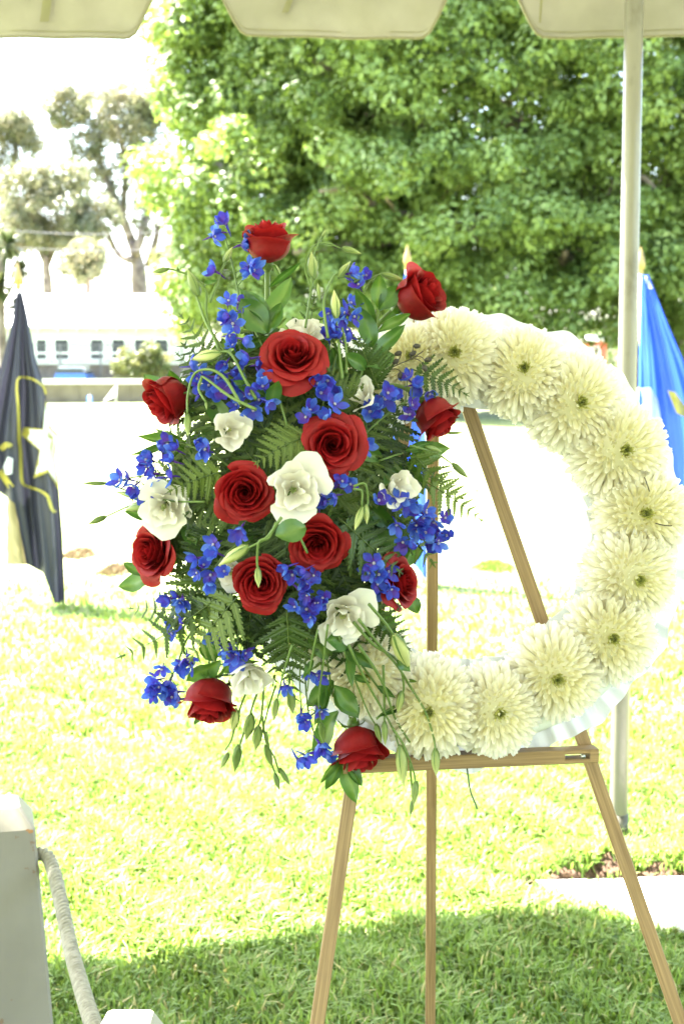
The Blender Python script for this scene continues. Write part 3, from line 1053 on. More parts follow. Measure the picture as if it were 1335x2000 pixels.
# utility pole and its wires
pp = at(351, 700, 96)
up_ = thing("utility_pole", "pale utility pole beyond the right end of the house", "pole", loc((pp.x, 96, 0)))
g = MB()
g.tube([(pp.x, 96, 0), (pp.x, 96, at(351, 559, 96).z)], 0.19, 10)
obj("post", g.mesh("post", M_concrete), up_)
g = MB()
g.box((pp.x, 96, at(351, 581, 96).z), (1.6, 0.12, 0.12))
obj("crossarm", g.mesh("crossarm", M_concrete, False), up_)
for py, lab in ((440, "upper power line crossing the gum trees"), (472, "lower power line crossing the gum trees")):
    g = MB()
    a, b = at(-80, py - 1, 90), at(420, py + 4, 92)
    g.tube([a.lerp(b, t / 10) - Vector((0, 0, 0.5 * (1 - (t / 5 - 1) ** 2))) for t in range(11)], 0.022, 5)
    tag(obj("power_line", g.mesh("power_line", M_iron)), lab, "cable")

# low block wall
WY = 74.0
zc0, zc1 = at(200, 750, WY).z, at(200, 740, WY).z
wa, wb = -26.0, 34.0
wall = thing("block_wall", "low tan block wall with pale coping along the far edge of the lawn", "wall", loc((wa, WY, 0)))


def wall_y(x):
    return WY + 0.35 * (x + 12)


g = MB()
nseg = 24
for i in range(nseg):
    x0, x1 = wa + (wb - wa) * i / nseg, wa + (wb - wa) * (i + 1) / nseg
    y0, y1 = wall_y(x0), wall_y(x1)
    g.add([(x0, y0, 0), (x1 - 0.02, y1, 0), (x1 - 0.02, y1, zc0), (x0, y0, zc0), (x0, y0 + 0.3, 0), (x1 - 0.02, y1 + 0.3, 0), (x1 - 0.02, y1 + 0.3, zc0), (x0, y0 + 0.3, zc0)],
          [(0, 1, 2, 3), (5, 4, 7, 6), (3, 2, 6, 7), (1, 5, 6, 2), (4, 0, 3, 7)], random.random())
obj("wall_face", g.mesh("wall_face", M_block, False), wall)
for i in range(nseg):
    x0, x1 = wa + (wb - wa) * i / nseg, wa + (wb - wa) * (i + 1) / nseg
    g = MB()
    y0, y1 = wall_y(x0), wall_y(x1)
    x1 -= 0.015
    g.add([(x0, y0 - 0.08, zc0 + 0.002), (x1, y1 - 0.08, zc0 + 0.002), (x1, y1 - 0.08, zc1), (x0, y0 - 0.08, zc1), (x0, y0 + 0.38, zc0 + 0.002), (x1, y1 + 0.38, zc0 + 0.002), (x1, y1 + 0.38, zc1), (x0, y0 + 0.38, zc1)],
          [(0, 1, 2, 3), (5, 4, 7, 6), (3, 2, 6, 7), (0, 4, 5, 1), (1, 5, 6, 2), (4, 0, 3, 7)])
    obj("coping_stone", g.mesh("coping_stone", M_capw, False), wall)

# iron fence behind the wall
FYY = 80.0
fence = thing("iron_fence", "thin grey iron fence between the wall and the white house", "fence", loc((at(-60, 700, FYY).x, FYY, 0)))
zf0, zf1 = 0.05, at(200, 671, FYY).z
fx0, fx1 = at(-70, 700, FYY).x, at(420, 700, FYY).x
pm = MB()
pm.box((0, 0, zf1 / 2), (0.09, 0.09, zf1))
pme = pm.mesh("post", M_iron, False)
for px in (-40, 39, 118, 197, 276, 355):
    obj("post", pme, fence, loc((at(px, 700, FYY).x, FYY, 0)))
g = MB()
for z in (at(200, 673, FYY).z, at(200, 705, FYY).z, at(200, 734, FYY).z):
    g.box(((fx0 + fx1) / 2, FYY + 0.06, z), (fx1 - fx0, 0.03, 0.05))
obj("rail", g.mesh("rail", M_iron, False), fence)
g = MB()
x = fx0
while x < fx1:
    g.box((x, FYY + 0.1, zf1 / 2), (0.022, 0.022, zf1))
    x += 0.15
o = obj("pickets", g.mesh("pickets", M_iron, False), fence)
o["kind"] = "stuff"

# blue car seen from behind
CYY = 77.5
cxc = at(137, 725, CYY).x
car = thing("parked_car", "blue hatchback with sunlit pale roof parked behind the low wall", "car", loc((cxc, CYY, 0)))
hw, zr = 0.5 * 62 * CYY / F_PX, at(137, 716, CYY).z


def loft(secs):
    rows = []
    for (y, z0, z1, w0, w1) in secs:
        rows.append([(cxc - w0, y, z0), (cxc - w0, y, z0 + (z1 - z0) * 0.5), (cxc - w1, y, z1 - 0.06), (cxc - w1 + 0.08, y, z1), (cxc + w1 - 0.08, y, z1), (cxc + w1, y, z1 - 0.06), (cxc + w0, y, z0 + (z1 - z0) * 0.5), (cxc + w0, y, z0)])
    return rows


zb_ = zr * 0.80
g = MB()
rows = loft([(CYY, 0.45, zb_, hw, hw * 0.96), (CYY + 0.15, 0.30, zb_ + 0.02, hw, hw * 0.97), (CYY + 2.6, 0.30, zb_, hw, hw * 0.95), (CYY + 3.7, 0.32, zb_ * 0.9, hw * 0.96, hw * 0.9), (CYY + 4.0, 0.42, zb_ * 0.75, hw * 0.9, hw * 0.8)])
g.grid(rows)
n = len(g.v)
g.f += [tuple(range(8)), tuple(reversed(range(n - 8, n)))]
g.mi += [0, 0]
obj("body", g.mesh("body", M_carblue, False), car)
g = MB()
rows = loft([(CYY + 0.12, zb_ + 0.022, zr - 0.12, hw * 0.95, hw * 0.82), (CYY + 0.45, zb_ + 0.022, zr - 0.04, hw * 0.95, hw * 0.80), (CYY + 1.9, zb_ + 0.022, zr - 0.04, hw * 0.95, hw * 0.80), (CYY + 2.7, zb_ + 0.022, zb_ + 0.06, hw * 0.92, hw * 0.86)])
g.grid(rows)
g.f += [tuple(range(8))]
g.mi += [0]
obj("windows", g.mesh("windows", M_carglass, False), car)
g = MB()
g.box((cxc, CYY + 1.2, zr - 0.015), (hw * 1.64, 1.65, 0.06))
obj("roof", g.mesh("roof", M_whitep, False), car)  # white stands in for the sun's glare on the blue car's roof
for sx in (-1, 1):
    g = MB()
    g.box((cxc + sx * hw * 0.85, CYY - 0.01, zb_ - 0.55), (0.2, 0.05, 0.22))
    obj("tail_light", g.mesh("tail_light", M_lamp, False), car)
    for yy in (0.7, 3.2):
        g = MB()
        g.tube([(cxc + sx * (hw - 0.2), CYY + yy, 0.32), (cxc + sx * (hw + 0.01), CYY + yy, 0.32)], 0.32, 16)
        obj("wheel", g.mesh("wheel", M_tyre, False), car)

# red kiosk with white roof under the fig tree
KY = 88.0
ka, kb = at(1146, 700, KY), at(1183, 700, KY)
kz = at(1160, 667, KY).z
kiosk = thing("utility_shed", "small red shed with white rounded roof under the fig tree", "shed", loc(((ka.x + kb.x) / 2, KY, 0)))
kw = kb.x - ka.x
g = MB()
g.box(((ka.x + kb.x) / 2, KY + 0.8, kz / 2), (kw, 1.6, kz))
obj("cabinet", g.mesh("cabinet", M_red, False), kiosk)
g = MB()
sl = MB()
sl.box((0, 0, 0), (0.05, 0.05, kz * 0.8))
sme = sl.mesh("slat", M_whitep, False)
for i in range(8):
    obj("slat", sme, kiosk, loc((ka.x + kw * (0.06 + 0.085 * i), KY - 0.026, kz * 0.52)))
rows = [[(ka.x - 0.12 + (kw + 0.24) * u, KY - 0.15 + 1.9 * v, kz + 0.02 + 0.38 * (1 - abs(2 * u - 1) ** 4)) for u in [i / 10 for i in range(11)]] for v in (0, 1)]
g.grid(rows)
g.f += [tuple(range(10, -1, -1))]
g.mi += [0]
obj("roof", g.mesh("roof", M_whitep, False), kiosk)

# small markers on the far lawn
mk = gnd(176, 806)
t = thing("grave_flag", "small pale blue flag on a short stake far out on the lawn", "flag", loc(mk))
g = MB()
hm = 0.55
g.tube([mk, mk + Vector((0, 0, hm * 1.25))], 0.02, 6)
obj("stake", g.mesh("stake", M_whitep), t)
g = MB()
g.grid([[mk + Vector((-0.10 + 0.2 * u, 0.03 * math.sin(u * 5), hm * (0.55 + 0.65 * v) - 0.1 * u * (1 - v))) for u in [0, .25, .5, .75, 1]] for v in (0, .5, 1)])
obj("cloth", g.mesh("cloth", M_flagsky), t)
mk = gnd(226, 792)
t = thing("grave_flag", "small white pennant tilted on a stake in front of the block wall", "flag", loc(mk))
g = MB()
g.tube([mk, mk + Vector((0.05, 0, 0.95))], 0.025, 6)
obj("stake", g.mesh("stake", M_whitep), t)
g = MB()
g.grid([[mk + Vector((0.05 - (0.62 * u) * (1 - v * 0.9), 0.03 * math.sin(u * 5), 0.90 - 0.7 * (1 - v) * (0.6 + 0.4 * u))) for u in [0, .25, .5, .75, 1]] for v in (0, .25, .5, .75, 1)])
obj("cloth", g.mesh("cloth", M_emblemw), t)


# ------------------------------------------------------------------ parade flags
def flag(name, label, Y, foot_px, top_px, left, right, bottoms, M, nfold, fold_d, extra=None, skirt=None):
    """left / right: edges as (py, px) lists; the cloth hangs in folds between them"""
    foot = gnd(foot_px[0], foot_px[1])
    Y = foot.y
    t = thing(name, label, "flag", loc(foot))
    topp = at(top_px[0], top_px[1], Y)
    g = MB()
    g.tube([foot, foot.lerp(topp, 0.5), topp], 0.016, 10)
    obj("staff", g.mesh("staff", M_poleflag), t)

    def edge(tab, py):
        if py <= tab[0][0]:
            return tab[0][1]
        for (a, b), (c, d) in zip(tab, tab[1:]):
            if py <= c:
                k = (py - a) / (c - a)
                return b + (d - b) * k
        return tab[-1][1]

    y0 = left[0][0]

    def surf(u, py, off=0.0):
        xl, xr = edge(left, py), edge(right, py)
        ph = math.sin(u * math.pi * nfold + 0.004 * (py - y0)) + 0.45 * math.sin(u * math.pi * nfold * 2.3 + 1.7)
        amp = fold_d * min(1.0, 0.15 + (py - y0) / 260)
        return at(xl + (xr - xl) * u, py, Y - 0.06 - amp * ph - off)

    g = MB()
    nu, nv = 44, 50
    rows = []
    for j in range(nv + 1):
        rows.append([surf(i / nu, y0 + (bottoms(i / nu) - y0) * j / nv) for i in range(nu + 1)])
    g.grid(rows)
    obj("cloth", g.mesh("cloth", M), t)
    if extra:
        extra(t, surf)
    # finial
    g = MB()
    prof = [(0.0, 0.012), (0.02, 0.026), (0.035, 0.014), (0.045, 0.030), (0.075, 0.036), (0.12, 0.028), (0.17, 0.014), (0.21, 0.002)]
    rows = [[topp + Vector((r * 0.8 * math.cos(a), r * 0.8 * math.sin(a), z * 0.85)) for a in [q * math.pi / 6 for q in range(12)]] for z, r in prof]
    g.grid(rows, closed=True)
    obj("finial", g.mesh("finial", M_gold), t)
    return t


def strip_on(surf, pts, w, off):
    """a sewn band along (u, py) points"""
    g = MB()
    P = smooth_path([Vector((u * 100, py, 0)) for u, py in pts], 8)
    L_, R_ = [], []
    for i, p in enumerate(P):
        t_ = (P[min(i + 1, len(P) - 1)] - P[max(i - 1, 0)]).normalized()
        n_ = Vector((-t_.y, t_.x, 0))
        a, b = p + n_ * w / 2, p - n_ * w / 2
        L_.append(surf(a.x / 100, a.y, off))
        R_.append(surf(b.x / 100, b.y, off))
    g.grid([L_, R_])
    return g


def black_extra(t, surf):
    # gold frame line: px coordinates turned to (u, py) by the flag's own edges
    E = lambda tab, py: None

    def U(px, py):
        lo, hi = -0.2, 1.2
        for _ in range(30):
            m_ = (lo + hi) / 2
            p = surf(m_, py)
            x = CX + (p - CAM).dot(Vector((1, 0, 0))) / (p - CAM).dot(FWD) * F_PX
            if x < px: lo = m_
            else: hi = m_
        return (lo + hi) / 2, py

    def poly(name, pxs, M, off):
        # filled polygon as a fan over the cloth
        g = MB()
        c = (sum(p[0] for p in pxs) / len(pxs), sum(p[1] for p in pxs) / len(pxs))
        n_ = len(pxs)
        rows = []
        for kk in (0.0, 0.35, 0.7, 1.0):
            rr = []
            for i in range(n_):
                a, b = pxs[i], pxs[(i + 1) % n_]
                for q in range(4):
                    x = a[0] + (b[0] - a[0]) * q / 4
                    y = a[1] + (b[1] - a[1]) * q / 4
                    x, y = c[0] + (x - c[0]) * kk, c[1] + (y - c[1]) * kk
                    rr.append(surf(*U(x, y), off))
            rows.append(rr)
        g.grid(rows, closed=True)
        obj(name, g.mesh(name, M, False), t)

    fr = [(90, 770), (82, 752), (60, 739), (38, 738), (33, 755), (36, 800), (40, 870), (42, 930), (46, 945), (60, 952), (78, 958), (92, 968), (97, 980), (103, 996), (110, 1000)]
    obj("frame_band", strip_on(surf, [U(*p) for p in fr], 4.6, 0.022).mesh("frame_band", M_yellow, False), t)
    star = [(89, 780), (97, 830), (114, 850), (108, 890), (115, 958), (95, 922), (66, 934), (78, 880), (42, 850), (46, 834), (84, 838)]
    poly("star_border", [(x, y) for x, y in star], M_yellow, 0.026)
    cx_, cy_ = 91, 868
    poly("star", [(cx_ + (x - cx_) * 0.86, cy_ + (y - cy_) * 0.89) for x, y in star], M_emblemw, 0.031)
    obj("gold_cord", strip_on(surf, [U(*p) for p in [(1, 878), (14, 868), (22, 872)]], 9.0, 0.021).mesh("gold_cord", M_yellow, False), t)
    obj("gold_cord", strip_on(surf, [U(*p) for p in [(0, 918), (10, 935), (22, 952)]], 9.0, 0.021).mesh("gold_cord", M_yellow, False), t)
    poly("white_letter", [(6, 912), (16, 892), (26, 896), (24, 925), (12, 928)], M_emblemw, 0.024)
    # olive lining that hangs out below
    g = MB()
    rows = []
    for j in range(9):
        py = 960 + (1103 - 960) * j / 8
        rows.append([surf(*U(x, py), -0.05) for x in (13 + 2 * (j % 2), 25, 37, 48, 58)])
    g.grid(rows)
    obj("lining", g.mesh("lining", M_flagolive), t)


flag("parade_flag", "black flag with a gold framed white star hanging at the left", 0, (112, 1180), (36, 566),
     [(572, 32), (620, 26), (700, 6), (760, -14), (860, -40), (1000, -25), (1180, 20)],
     [(572, 44), (620, 55), (700, 70), (760, 88), (830, 98), (950, 115), (1040, 122), (1180, 128)],
     lambda u: 1178 if u > 0.80 else (1178 - (0.80 - u) * 420 if u > 0.66 else 1119 - (0.66 - u) * 70 if u > 0.40 else 985 - (0.40 - u) * 120),
     M_flagblack, 5, 0.05, black_extra)


def blue_extra(t, surf):
    g = MB()
    rows = [[surf(u, 560 + 330 * j / 14, 0.012) for u in (0.01, 0.04, 0.07, 0.10 + 0.01 * math.sin(j))] for j in range(15)]
    g.grid(rows)
    obj("pale_stripe", g.mesh("pale_stripe", M_flagsky), t)
    for nm, ring, M in (("yellow_emblem", [(0.52, 762), (0.66, 766), (0.80, 800), (0.72, 816), (0.60, 806)], M_yellow), ("white_emblem", [(-0.02, 758), (0.22, 756), (0.33, 780), (0.36, 830), (0.30, 860), (-0.02, 850)], M_emblemw), ("yellow_emblem", [(0.80, 824), (0.9, 826), (0.95, 870), (0.84, 862)], M_yellow)):
        g = MB()
        c = (sum(a for a, b in ring) / len(ring), sum(b for a, b in ring) / len(ring))
        rows = []
        for kk in (0, .5, 1):
            rr = []
            for i in range(len(ring)):
                a, b = ring[i], ring[(i + 1) % len(ring)]
                for q in range(4):
                    x, y = a[0] + (b[0] - a[0]) * q / 4, a[1] + (b[1] - a[1]) * q / 4
                    rr.append(surf(c[0] + (x - c[0]) * kk, c[1] + (y - c[1]) * kk, 0.02))
            rows.append(rr)
        g.grid(rows, closed=True)
        obj(nm, g.mesh(nm, M, False), t)
    g = MB()
    g.grid([[surf(0.35 + 0.28 * (j / 4), 540 + 24 * j / 4, 0.014), surf(0.70 + 0.25 * (j / 4), 540 + 24 * j / 4, 0.014)] for j in range(5)])
    obj("white_sleeve", g.mesh("white_sleeve", M_emblemw), t)


flag("parade_flag", "blue flag with yellow emblem behind the tent pole at the right", 0, (1256, 1170), (1250, 536),
     [(537, 1252), (580, 1249), (700, 1246), (900, 1244), (1180, 1250)],
     [(537, 1266), (580, 1282), (640, 1306), (700, 1332), (800, 1368), (900, 1390), (1180, 1400)],
     lambda u: 1080 - 60 * abs(u - 0.5), M_flagblue, 4, 0.06, blue_extra)


def mid_extra(t, surf):
    g = MB()
    g.grid([[surf(u, 870 + 200 * j / 10, 0.012) for u in (0.86, 0.9, 0.95, 1.0)] for j in range(11)])
    obj("pale_stripe", g.mesh("pale_stripe", M_flagsky), t)


flag("parade_flag", "light blue flag half hidden behind the flower spray and easel", 0, (826, 1140), (795, 528),
     [(535, 790), (600, 778), (700, 765), (860, 752), (1150, 760)],
     [(535, 802), (600, 812), (700, 822), (860, 832), (1150, 834)],
     lambda u: 1134 - 90 * (1 - u), M_flagblue, 3, 0.05, mid_extra)


# ------------------------------------------------------------------ easel
def ringY(px, py):
    return 1.87 + 0.00012 * (1045 - py) + 0.00008 * (px - 905)


def bar_mb(a, b, w, d, hint=Vector((0, -1, 0)), taper=1.0, g=None):
    """a square-section bar between two points, w across the picture, d along hint"""
    a, b = Vector(a), Vector(b)
    t = (b - a).normalized()
    z = (hint - t * hint.dot(t)).normalized()
    x = t.cross(z)
    g = g or MB()
    e = 0.0012
    rows = []
    for p, k in ((a, 1.0), (b, taper)):
        hw_, hd = w * k / 2, d * k / 2
        rows.append([p + x * sx + z * sz for sx, sz in ((-hw_ + e, -hd), (hw_ - e, -hd), (hw_, -hd + e), (hw_, hd - e), (hw_ - e, hd), (-hw_ + e, hd), (-hw_, hd - e), (-hw_, -hd + e))])
    g.grid(rows, closed=True)
    n = len(g.v)
    g.f += [tuple(range(n - 16, n - 8))[::-1], tuple(range(n - 8, n))]
    g.mi += [0, 0]
    return g


def to_ground(a, b):
    d = (b - a)
    return a + d * (a.z / -d.z)


el_a, el_b = at(824, 592, 1.955), at(690, 1512, 1.835)
er_a, er_b = at(843, 592, 1.955), at(1143, 1462, 1.880)
foot_l, foot_r = to_ground(el_a, el_b), to_ground(er_a, er_b)
foot_b = gnd(838, 730 + 4167 / 2.55)
easel = thing("display_easel", "light brown wooden tripod easel holding the wreath", "easel", loc(((foot_l + foot_r) / 2)))


def grain_obj(name, a, b, w, d, parent, **k):
    """bar whose object Z runs along the grain"""
    t = (b - a).normalized()
    z = (Vector((0, -1, 0)) - t * -t.y).normalized()
    x = t.cross(z) * -1
    M = Matrix.Identity(4)
    y = t.cross(x)
    for i in range(3):
        M[i][0], M[i][1], M[i][2], M[i][3] = x[i], y[i], t[i], a[i]
    Mi = M.inverted()
    g = bar_mb(a, b, w, d)
    g.v = [tuple(Mi @ Vector(v)) for v in g.v]
    return obj(name, g.mesh(name, M_wood, False), parent, M)


grain_obj("leg", el_a, foot_l, 0.0185, 0.013, easel)
grain_obj("leg", er_a, foot_r, 0.0185, 0.013, easel)
ba = at(846, 610, 1.985)
grain_obj("leg", ba, foot_b, 0.0165, 0.0125, easel)
# ledge with a slot at its right end
la, lb = at(668, 1494, 1.805), at(1163, 1472, 1.852)
ld = (lb - la).normalized()
lw = 0.0185
ll = (lb - la).length
c_slot0, c_slot1 = ll - 0.046, ll - 0.012
z_off = UP * 0.0062
grain_obj("ledge", la, la + ld * c_slot0, lw, 0.024, easel)
for q, nm in ((1, "slot_rail"), (-1, "slot_rail")):
    grain_obj(nm, la + ld * (c_slot0 - 0.0002) + z_off * q, la + ld * (c_slot1 + 0.0002) + z_off * q, lw - 2 * 0.0062 - 0.0004, 0.0236, easel)
grain_obj("ledge_end", la + ld * c_slot1, la + ld * ll, lw, 0.024, easel)
sc = la + ld * (ll - 0.020) + Vector((0, 0.004, 0))
g = MB()
g.tube([sc + Vector((0, 0.02, 0)), sc + Vector((0, -0.012, 0)), sc + Vector((0, -0.016, 0))], [0.002, 0.002, 0.0035], 10)
obj("screw", g.mesh("screw", M_steel), easel)
g = MB()
pv = at(832, 585, 1.952)
g.tube([pv + Vector((-0.012, 0.0, -0.02)), pv + Vector((0.012, 0.0, -0.02))], 0.003, 8)
obj("hinge_bolt", g.mesh("hinge_bolt", M_steel), easel)

# ------------------------------------------------------------------ wreath ring, ruffle, wire
RCX, RCY = 905.0, 1043.0


def ring_pt(a, r, off=0.0):
    px, py = RCX + r * math.cos(a), RCY - r * math.sin(a)
    return at(px, py, ringY(px, py) + off)


wreath = thing("flower_wreath", "round wreath base with pleated white satin ruffle standing on the easel", "wreath", loc(ring_pt(-math.pi / 2, 440)))
g = MB()
rows = []
for i in range(97):
    a = 2 * math.pi * i / 96
    rows.append([ring_pt(a, 352 + 62 * math.cos(b), 0.0 - 0.025 * math.sin(b)) for b in [2 * math.pi * j / 12 for j in range(12)]])
g.grid(rows, closed=True)
obj("foam_ring", g.mesh("foam_ring", M_ringfoam), wreath)
# outer ruffle: broad soft pleats
g = MB()
n = 480
out_r = {90: 438, 75: 428, 60: 440, 45: 436, 30: 428, 15: 432, 0: 440, -15: 440, -30: 446, -45: 446, -60: 452, -75: 448, -90: 462, -105: 458}
random.seed(21)
ph = [random.uniform(0, 6.28) for _ in range(6)]


def outer_r(a):
    d = math.degrees(a)
    d = (d + 180) % 360 - 180
    ks = sorted(out_r)
    if d < ks[0] or d > ks[-1]:
        return 444
    for p, q in zip(ks, ks[1:]):
        if p <= d <= q:
            k = (d - p) / (q - p)
            k = k * k * (3 - 2 * k)
            return out_r[p] + (out_r[q] - out_r[p]) * k
    return 444


rows = []
for j in range(9):
    t = j / 8
    row = []
    for i in range(n + 1):
        a = 2 * math.pi * i / n
        w = math.sin(a * 19 + 0.8 * math.sin(a * 5 + ph[0])) + 0.5 * math.sin(a * 43 + ph[1])
        r = 340 + (outer_r(a) - 340) * t + 5 * t * w
        row.append(ring_pt(a, r, 0.012 + 0.018 * t + 0.010 * t * w + 0.006 * t * math.sin(a * 71 + ph[2])))
    rows.append(row)
g.grid(rows)
obj("outer_ruffle", g.mesh("outer_ruffle", M_satin), wreath)
# inner ruffle: separate overlapping box pleats
npl = 40
for i in range(npl):
    a0 = 2 * math.pi * i / npl + random.uniform(-0.02, 0.02)
    wd = 2 * math.pi / npl * random.uniform(1.1, 1.5)
    rin = 244 + random.uniform(-7, 7)
    tw = random.uniform(-5, 5)
    g = MB()
    rows = []
    for j in range(6):
        t = j / 5
        row = []
        for q in range(5):
            s = q / 4
            a = a0 + wd * (s - 0.0) * (1 - 0.12 * t)
            r = 330 + (rin - 330) * t + tw * (s - 0.5) * 2 * t
            row.append(ring_pt(a, r, 0.016 - 0.016 * s * t + 0.004 * math.sin(s * 5 + i) * t))
        rows.append(row)
    g.grid(rows)
    obj("pleat", g.mesh("pleat", M_satin), wreath)
wp = [at(x, y, 1.85) for x, y in ((910, 1490), (912, 1505), (916, 1535), (920, 1552), (927, 1568), (931, 1580))]
g = MB()
g.tube(smooth_path(wp, 3), 0.0012, 6)
obj("tie_wire", g.mesh("tie_wire", M_wire), wreath)


# ------------------------------------------------------------------ chrysanthemums
def mum_petal(cup, curve, name):
    g = MB()
    rows, tn = [], []
    ws = [0.35, 0.62, 0.86, 1.0, 1.0, 0.84, 0.42]
    for j in range(7):
        t = j / 6
        z = curve * t * t
        rows.append([(x * ws[j] * 0.5, t, z + cup * (abs(x) ** 2) * ws[j]) for x in (-1, -0.45, 0, 0.45, 1)])
        tn += [0.15 + 0.85 * t] * 5
    g.grid(rows, tn)
    return g.mesh(name, M_mum)


MP = [mum_petal(0.13, c, "petal") for c in (0.38, 0.22, 0.0, 0.30)]
MP_co = []
for me in MP:
    v = np.empty(len(me.vertices) * 3)
    me.vertices.foreach_get("co", v)
    MP_co.append((v.reshape(-1, 3), [tuple(p.vertices) for p in me.polygons], [d.value for d in me.attributes["tone"].data]))


def mum(px, py, rpx, axis, label, seed):
    rnd = random.Random(seed)
    Y = ringY(px, py) - 0.045
    c = at(px, py, Y)
    R = m_of(rpx, c) * rnd.uniform(0.94, 1.05)
    M = loc(c) @ frame(axis, rnd.uniform(0, 6))
    t = thing("chrysanthemum", label, "chrysanthemum", M, "cream chrysanthemums round the wreath")
    N = 440
    inner = MB()
    A_, B_, ZC = 0.66 * R, 0.50 * R, -0.36 * R
    for i in range(N):
        f = ((i + 1.0) / (N + 1.0)) ** 0.56
        phi = i * 2.39996 + rnd.uniform(-0.1, 0.1)
        th = math.radians(4 + 102 * f + rnd.uniform(-4, 4))
        rad = Vector((math.cos(phi), math.sin(phi), 0))
        base = rad * A_ * math.sin(th) + Vector((0, 0, ZC + B_ * math.cos(th)))
        tan = (rad * A_ * math.cos(th) - Vector((0, 0, B_ * math.sin(th)))).normalized()
        nor = (rad * math.sin(th) / A_ + Vector((0, 0, math.cos(th) / B_))).normalized()
        lift = math.radians(rnd.uniform(34, 58) + (1 - f) * 24 + (8 if f > 0.9 else 0))
        ln = R * (0.17 + 0.29 * f) * rnd.uniform(0.85, 1.15)
        d = tan * math.cos(lift) + nor * math.sin(lift)
        nrm = nor * math.cos(lift) - tan * math.sin(lift)
        nrm = nrm + rad.cross(Vector((0, 0, 1))) * rnd.uniform(-0.3, 0.3)
        w = R * (0.060 + 0.088 * f) * rnd.uniform(0.82, 1.18)
        b0 = base - d * ln * 0.12
        ml = lay(b0, b0 + d * ln, nrm, w, ln * 0.9)
        k = rnd.choice((0, 3)) if f < 0.55 else rnd.choice((1, 3, 0)) if f < 0.88 else rnd.choice((1, 2, 3))
        if f > 0.86:
            obj("petal", MP[k], t, M @ ml)
        else:
            co, fs, tn = MP_co[k]
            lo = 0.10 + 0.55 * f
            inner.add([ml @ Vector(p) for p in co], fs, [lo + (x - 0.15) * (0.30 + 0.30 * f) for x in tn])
    rows, tn = [], []
    for j in range(8):
        th = math.radians(2 + 104 * j / 7)
        rows.append([Vector((A_ * 0.97 * math.sin(th) * math.cos(a), A_ * 0.97 * math.sin(th) * math.sin(a), ZC + B_ * 0.97 * math.cos(th))) for a in [2 * math.pi * q / 20 for q in range(20)]])
        tn += [0.25 + 0.5 * j / 7] * 20
    inner.grid(rows, tn, closed=True)
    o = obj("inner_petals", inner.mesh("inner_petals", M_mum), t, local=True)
    o["kind"] = "stuff"
    g = MB()
    zc = 0.26 * R
    for i in range(46):
        f = math.sqrt((i + 0.5) / 46)
        phi = i * 2.39996
        rad = Vector((math.cos(phi), math.sin(phi), 0))
        b = Vector((0, 0, 0.08 * R)) + rad * f * 0.06 * R
        e = rad * f * R * rnd.uniform(0.08, 0.19) + Vector((0, 0, zc * rnd.uniform(0.8, 1.05) - 0.03 * R * (1 - f)))
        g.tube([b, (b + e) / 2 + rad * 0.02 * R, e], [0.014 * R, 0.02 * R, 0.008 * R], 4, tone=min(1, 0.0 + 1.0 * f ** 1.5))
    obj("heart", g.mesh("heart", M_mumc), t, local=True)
    return t


MUMS = [(800, 700, 92, (-0.1, -1, 0.25), "cream chrysanthemum at the wreath top half hidden by dark dried buds"),
        (885, 690, 104, (-0.05, -1, 0.22), "cream chrysanthemum at the wreath top just right of a red rose"),
        (1022, 722, 106, (0.05, -1, 0.15), "cream chrysanthemum second right of the red rose along the wreath top"),
        (1131, 786, 106, (0.1, -1, 0.12), "cream chrysanthemum at the upper right of the wreath nearest the tent pole"),
        (1217, 880, 106, (0.12, -1, 0.1), "cream chrysanthemum below the blue flag on the wreath's right curve"),
        (1258, 1003, 100, (0.12, -1, 0.1), "cream chrysanthemum with a dark stray twig at the wreath's far right"),
        (1242, 1130, 104, (0.12, -1, 0.02), "cream chrysanthemum just below the rightmost one on the wreath"),
        (1194, 1246, 106, (0.1, -1, 0.0), "cream chrysanthemum low on the right curve of the wreath above the easel slot"),
        (1086, 1324, 110, (0.05, -1, 0.05), "cream chrysanthemum lower right where the easel leg goes behind the wreath"),
        (972, 1392, 104, (0.02, -1, 0.02), "cream chrysanthemum above the hanging wire at the wreath bottom"),
        (838, 1388, 106, (0.0, -1, 0.0), "cream chrysanthemum at the wreath bottom crossed by a long bud stem"),
        (712, 1318, 102, (-0.1, -1, 0.0), "cream chrysanthemum lower left behind green leaves and the lowest rose"),
        (610, 1205, 96, (-0.1, -1, 0.0), "cream chrysanthemum on the left wreath curve mostly hidden by fern"),
        (690, 770, 90, (-0.1, -1, 0.2), "cream chrysanthemum on the upper left wreath curve hidden behind leaves")]
for i, (px, py, r, ax, lab) in enumerate(MUMS):
    mum(px, py, r * 0.94, (ax[0] + 0.12 * math.sin(i * 2.3), ax[1], ax[2] + 0.10 * math.sin(i * 3.7 + 1)), lab, 100 + i)
for (a, b, c_, lab) in (((1257, 932), (1263, 945), (1267, 960), "short dark twig lying on the upper right chrysanthemum petals"), ((1279, 1022), (1295, 1027), (1311, 1027), "dark stray twig beside the rightmost chrysanthemum heart")):
    g = MB()
    g.tube(bez(*[at(x, y, ringY(1258, 1000) - 0.105) for x, y in (a, b, c_)], 6), 0.0007, 5)
    tag(obj("twig", g.mesh("twig", M_dry)), lab, "twig")

# ------------------------------------------------------------------ spray: foam, core
SCX, SCY = 560.0, 985.0


def sprayY(px, py, lift=0.0):
    """depth of the bouquet's dome at a pixel"""
    q = ((px - SCX) / 330) ** 2 + ((py - SCY) / 520) ** 2
    return 1.80 - 0.13 * max(0.0, 1 - q) + lift


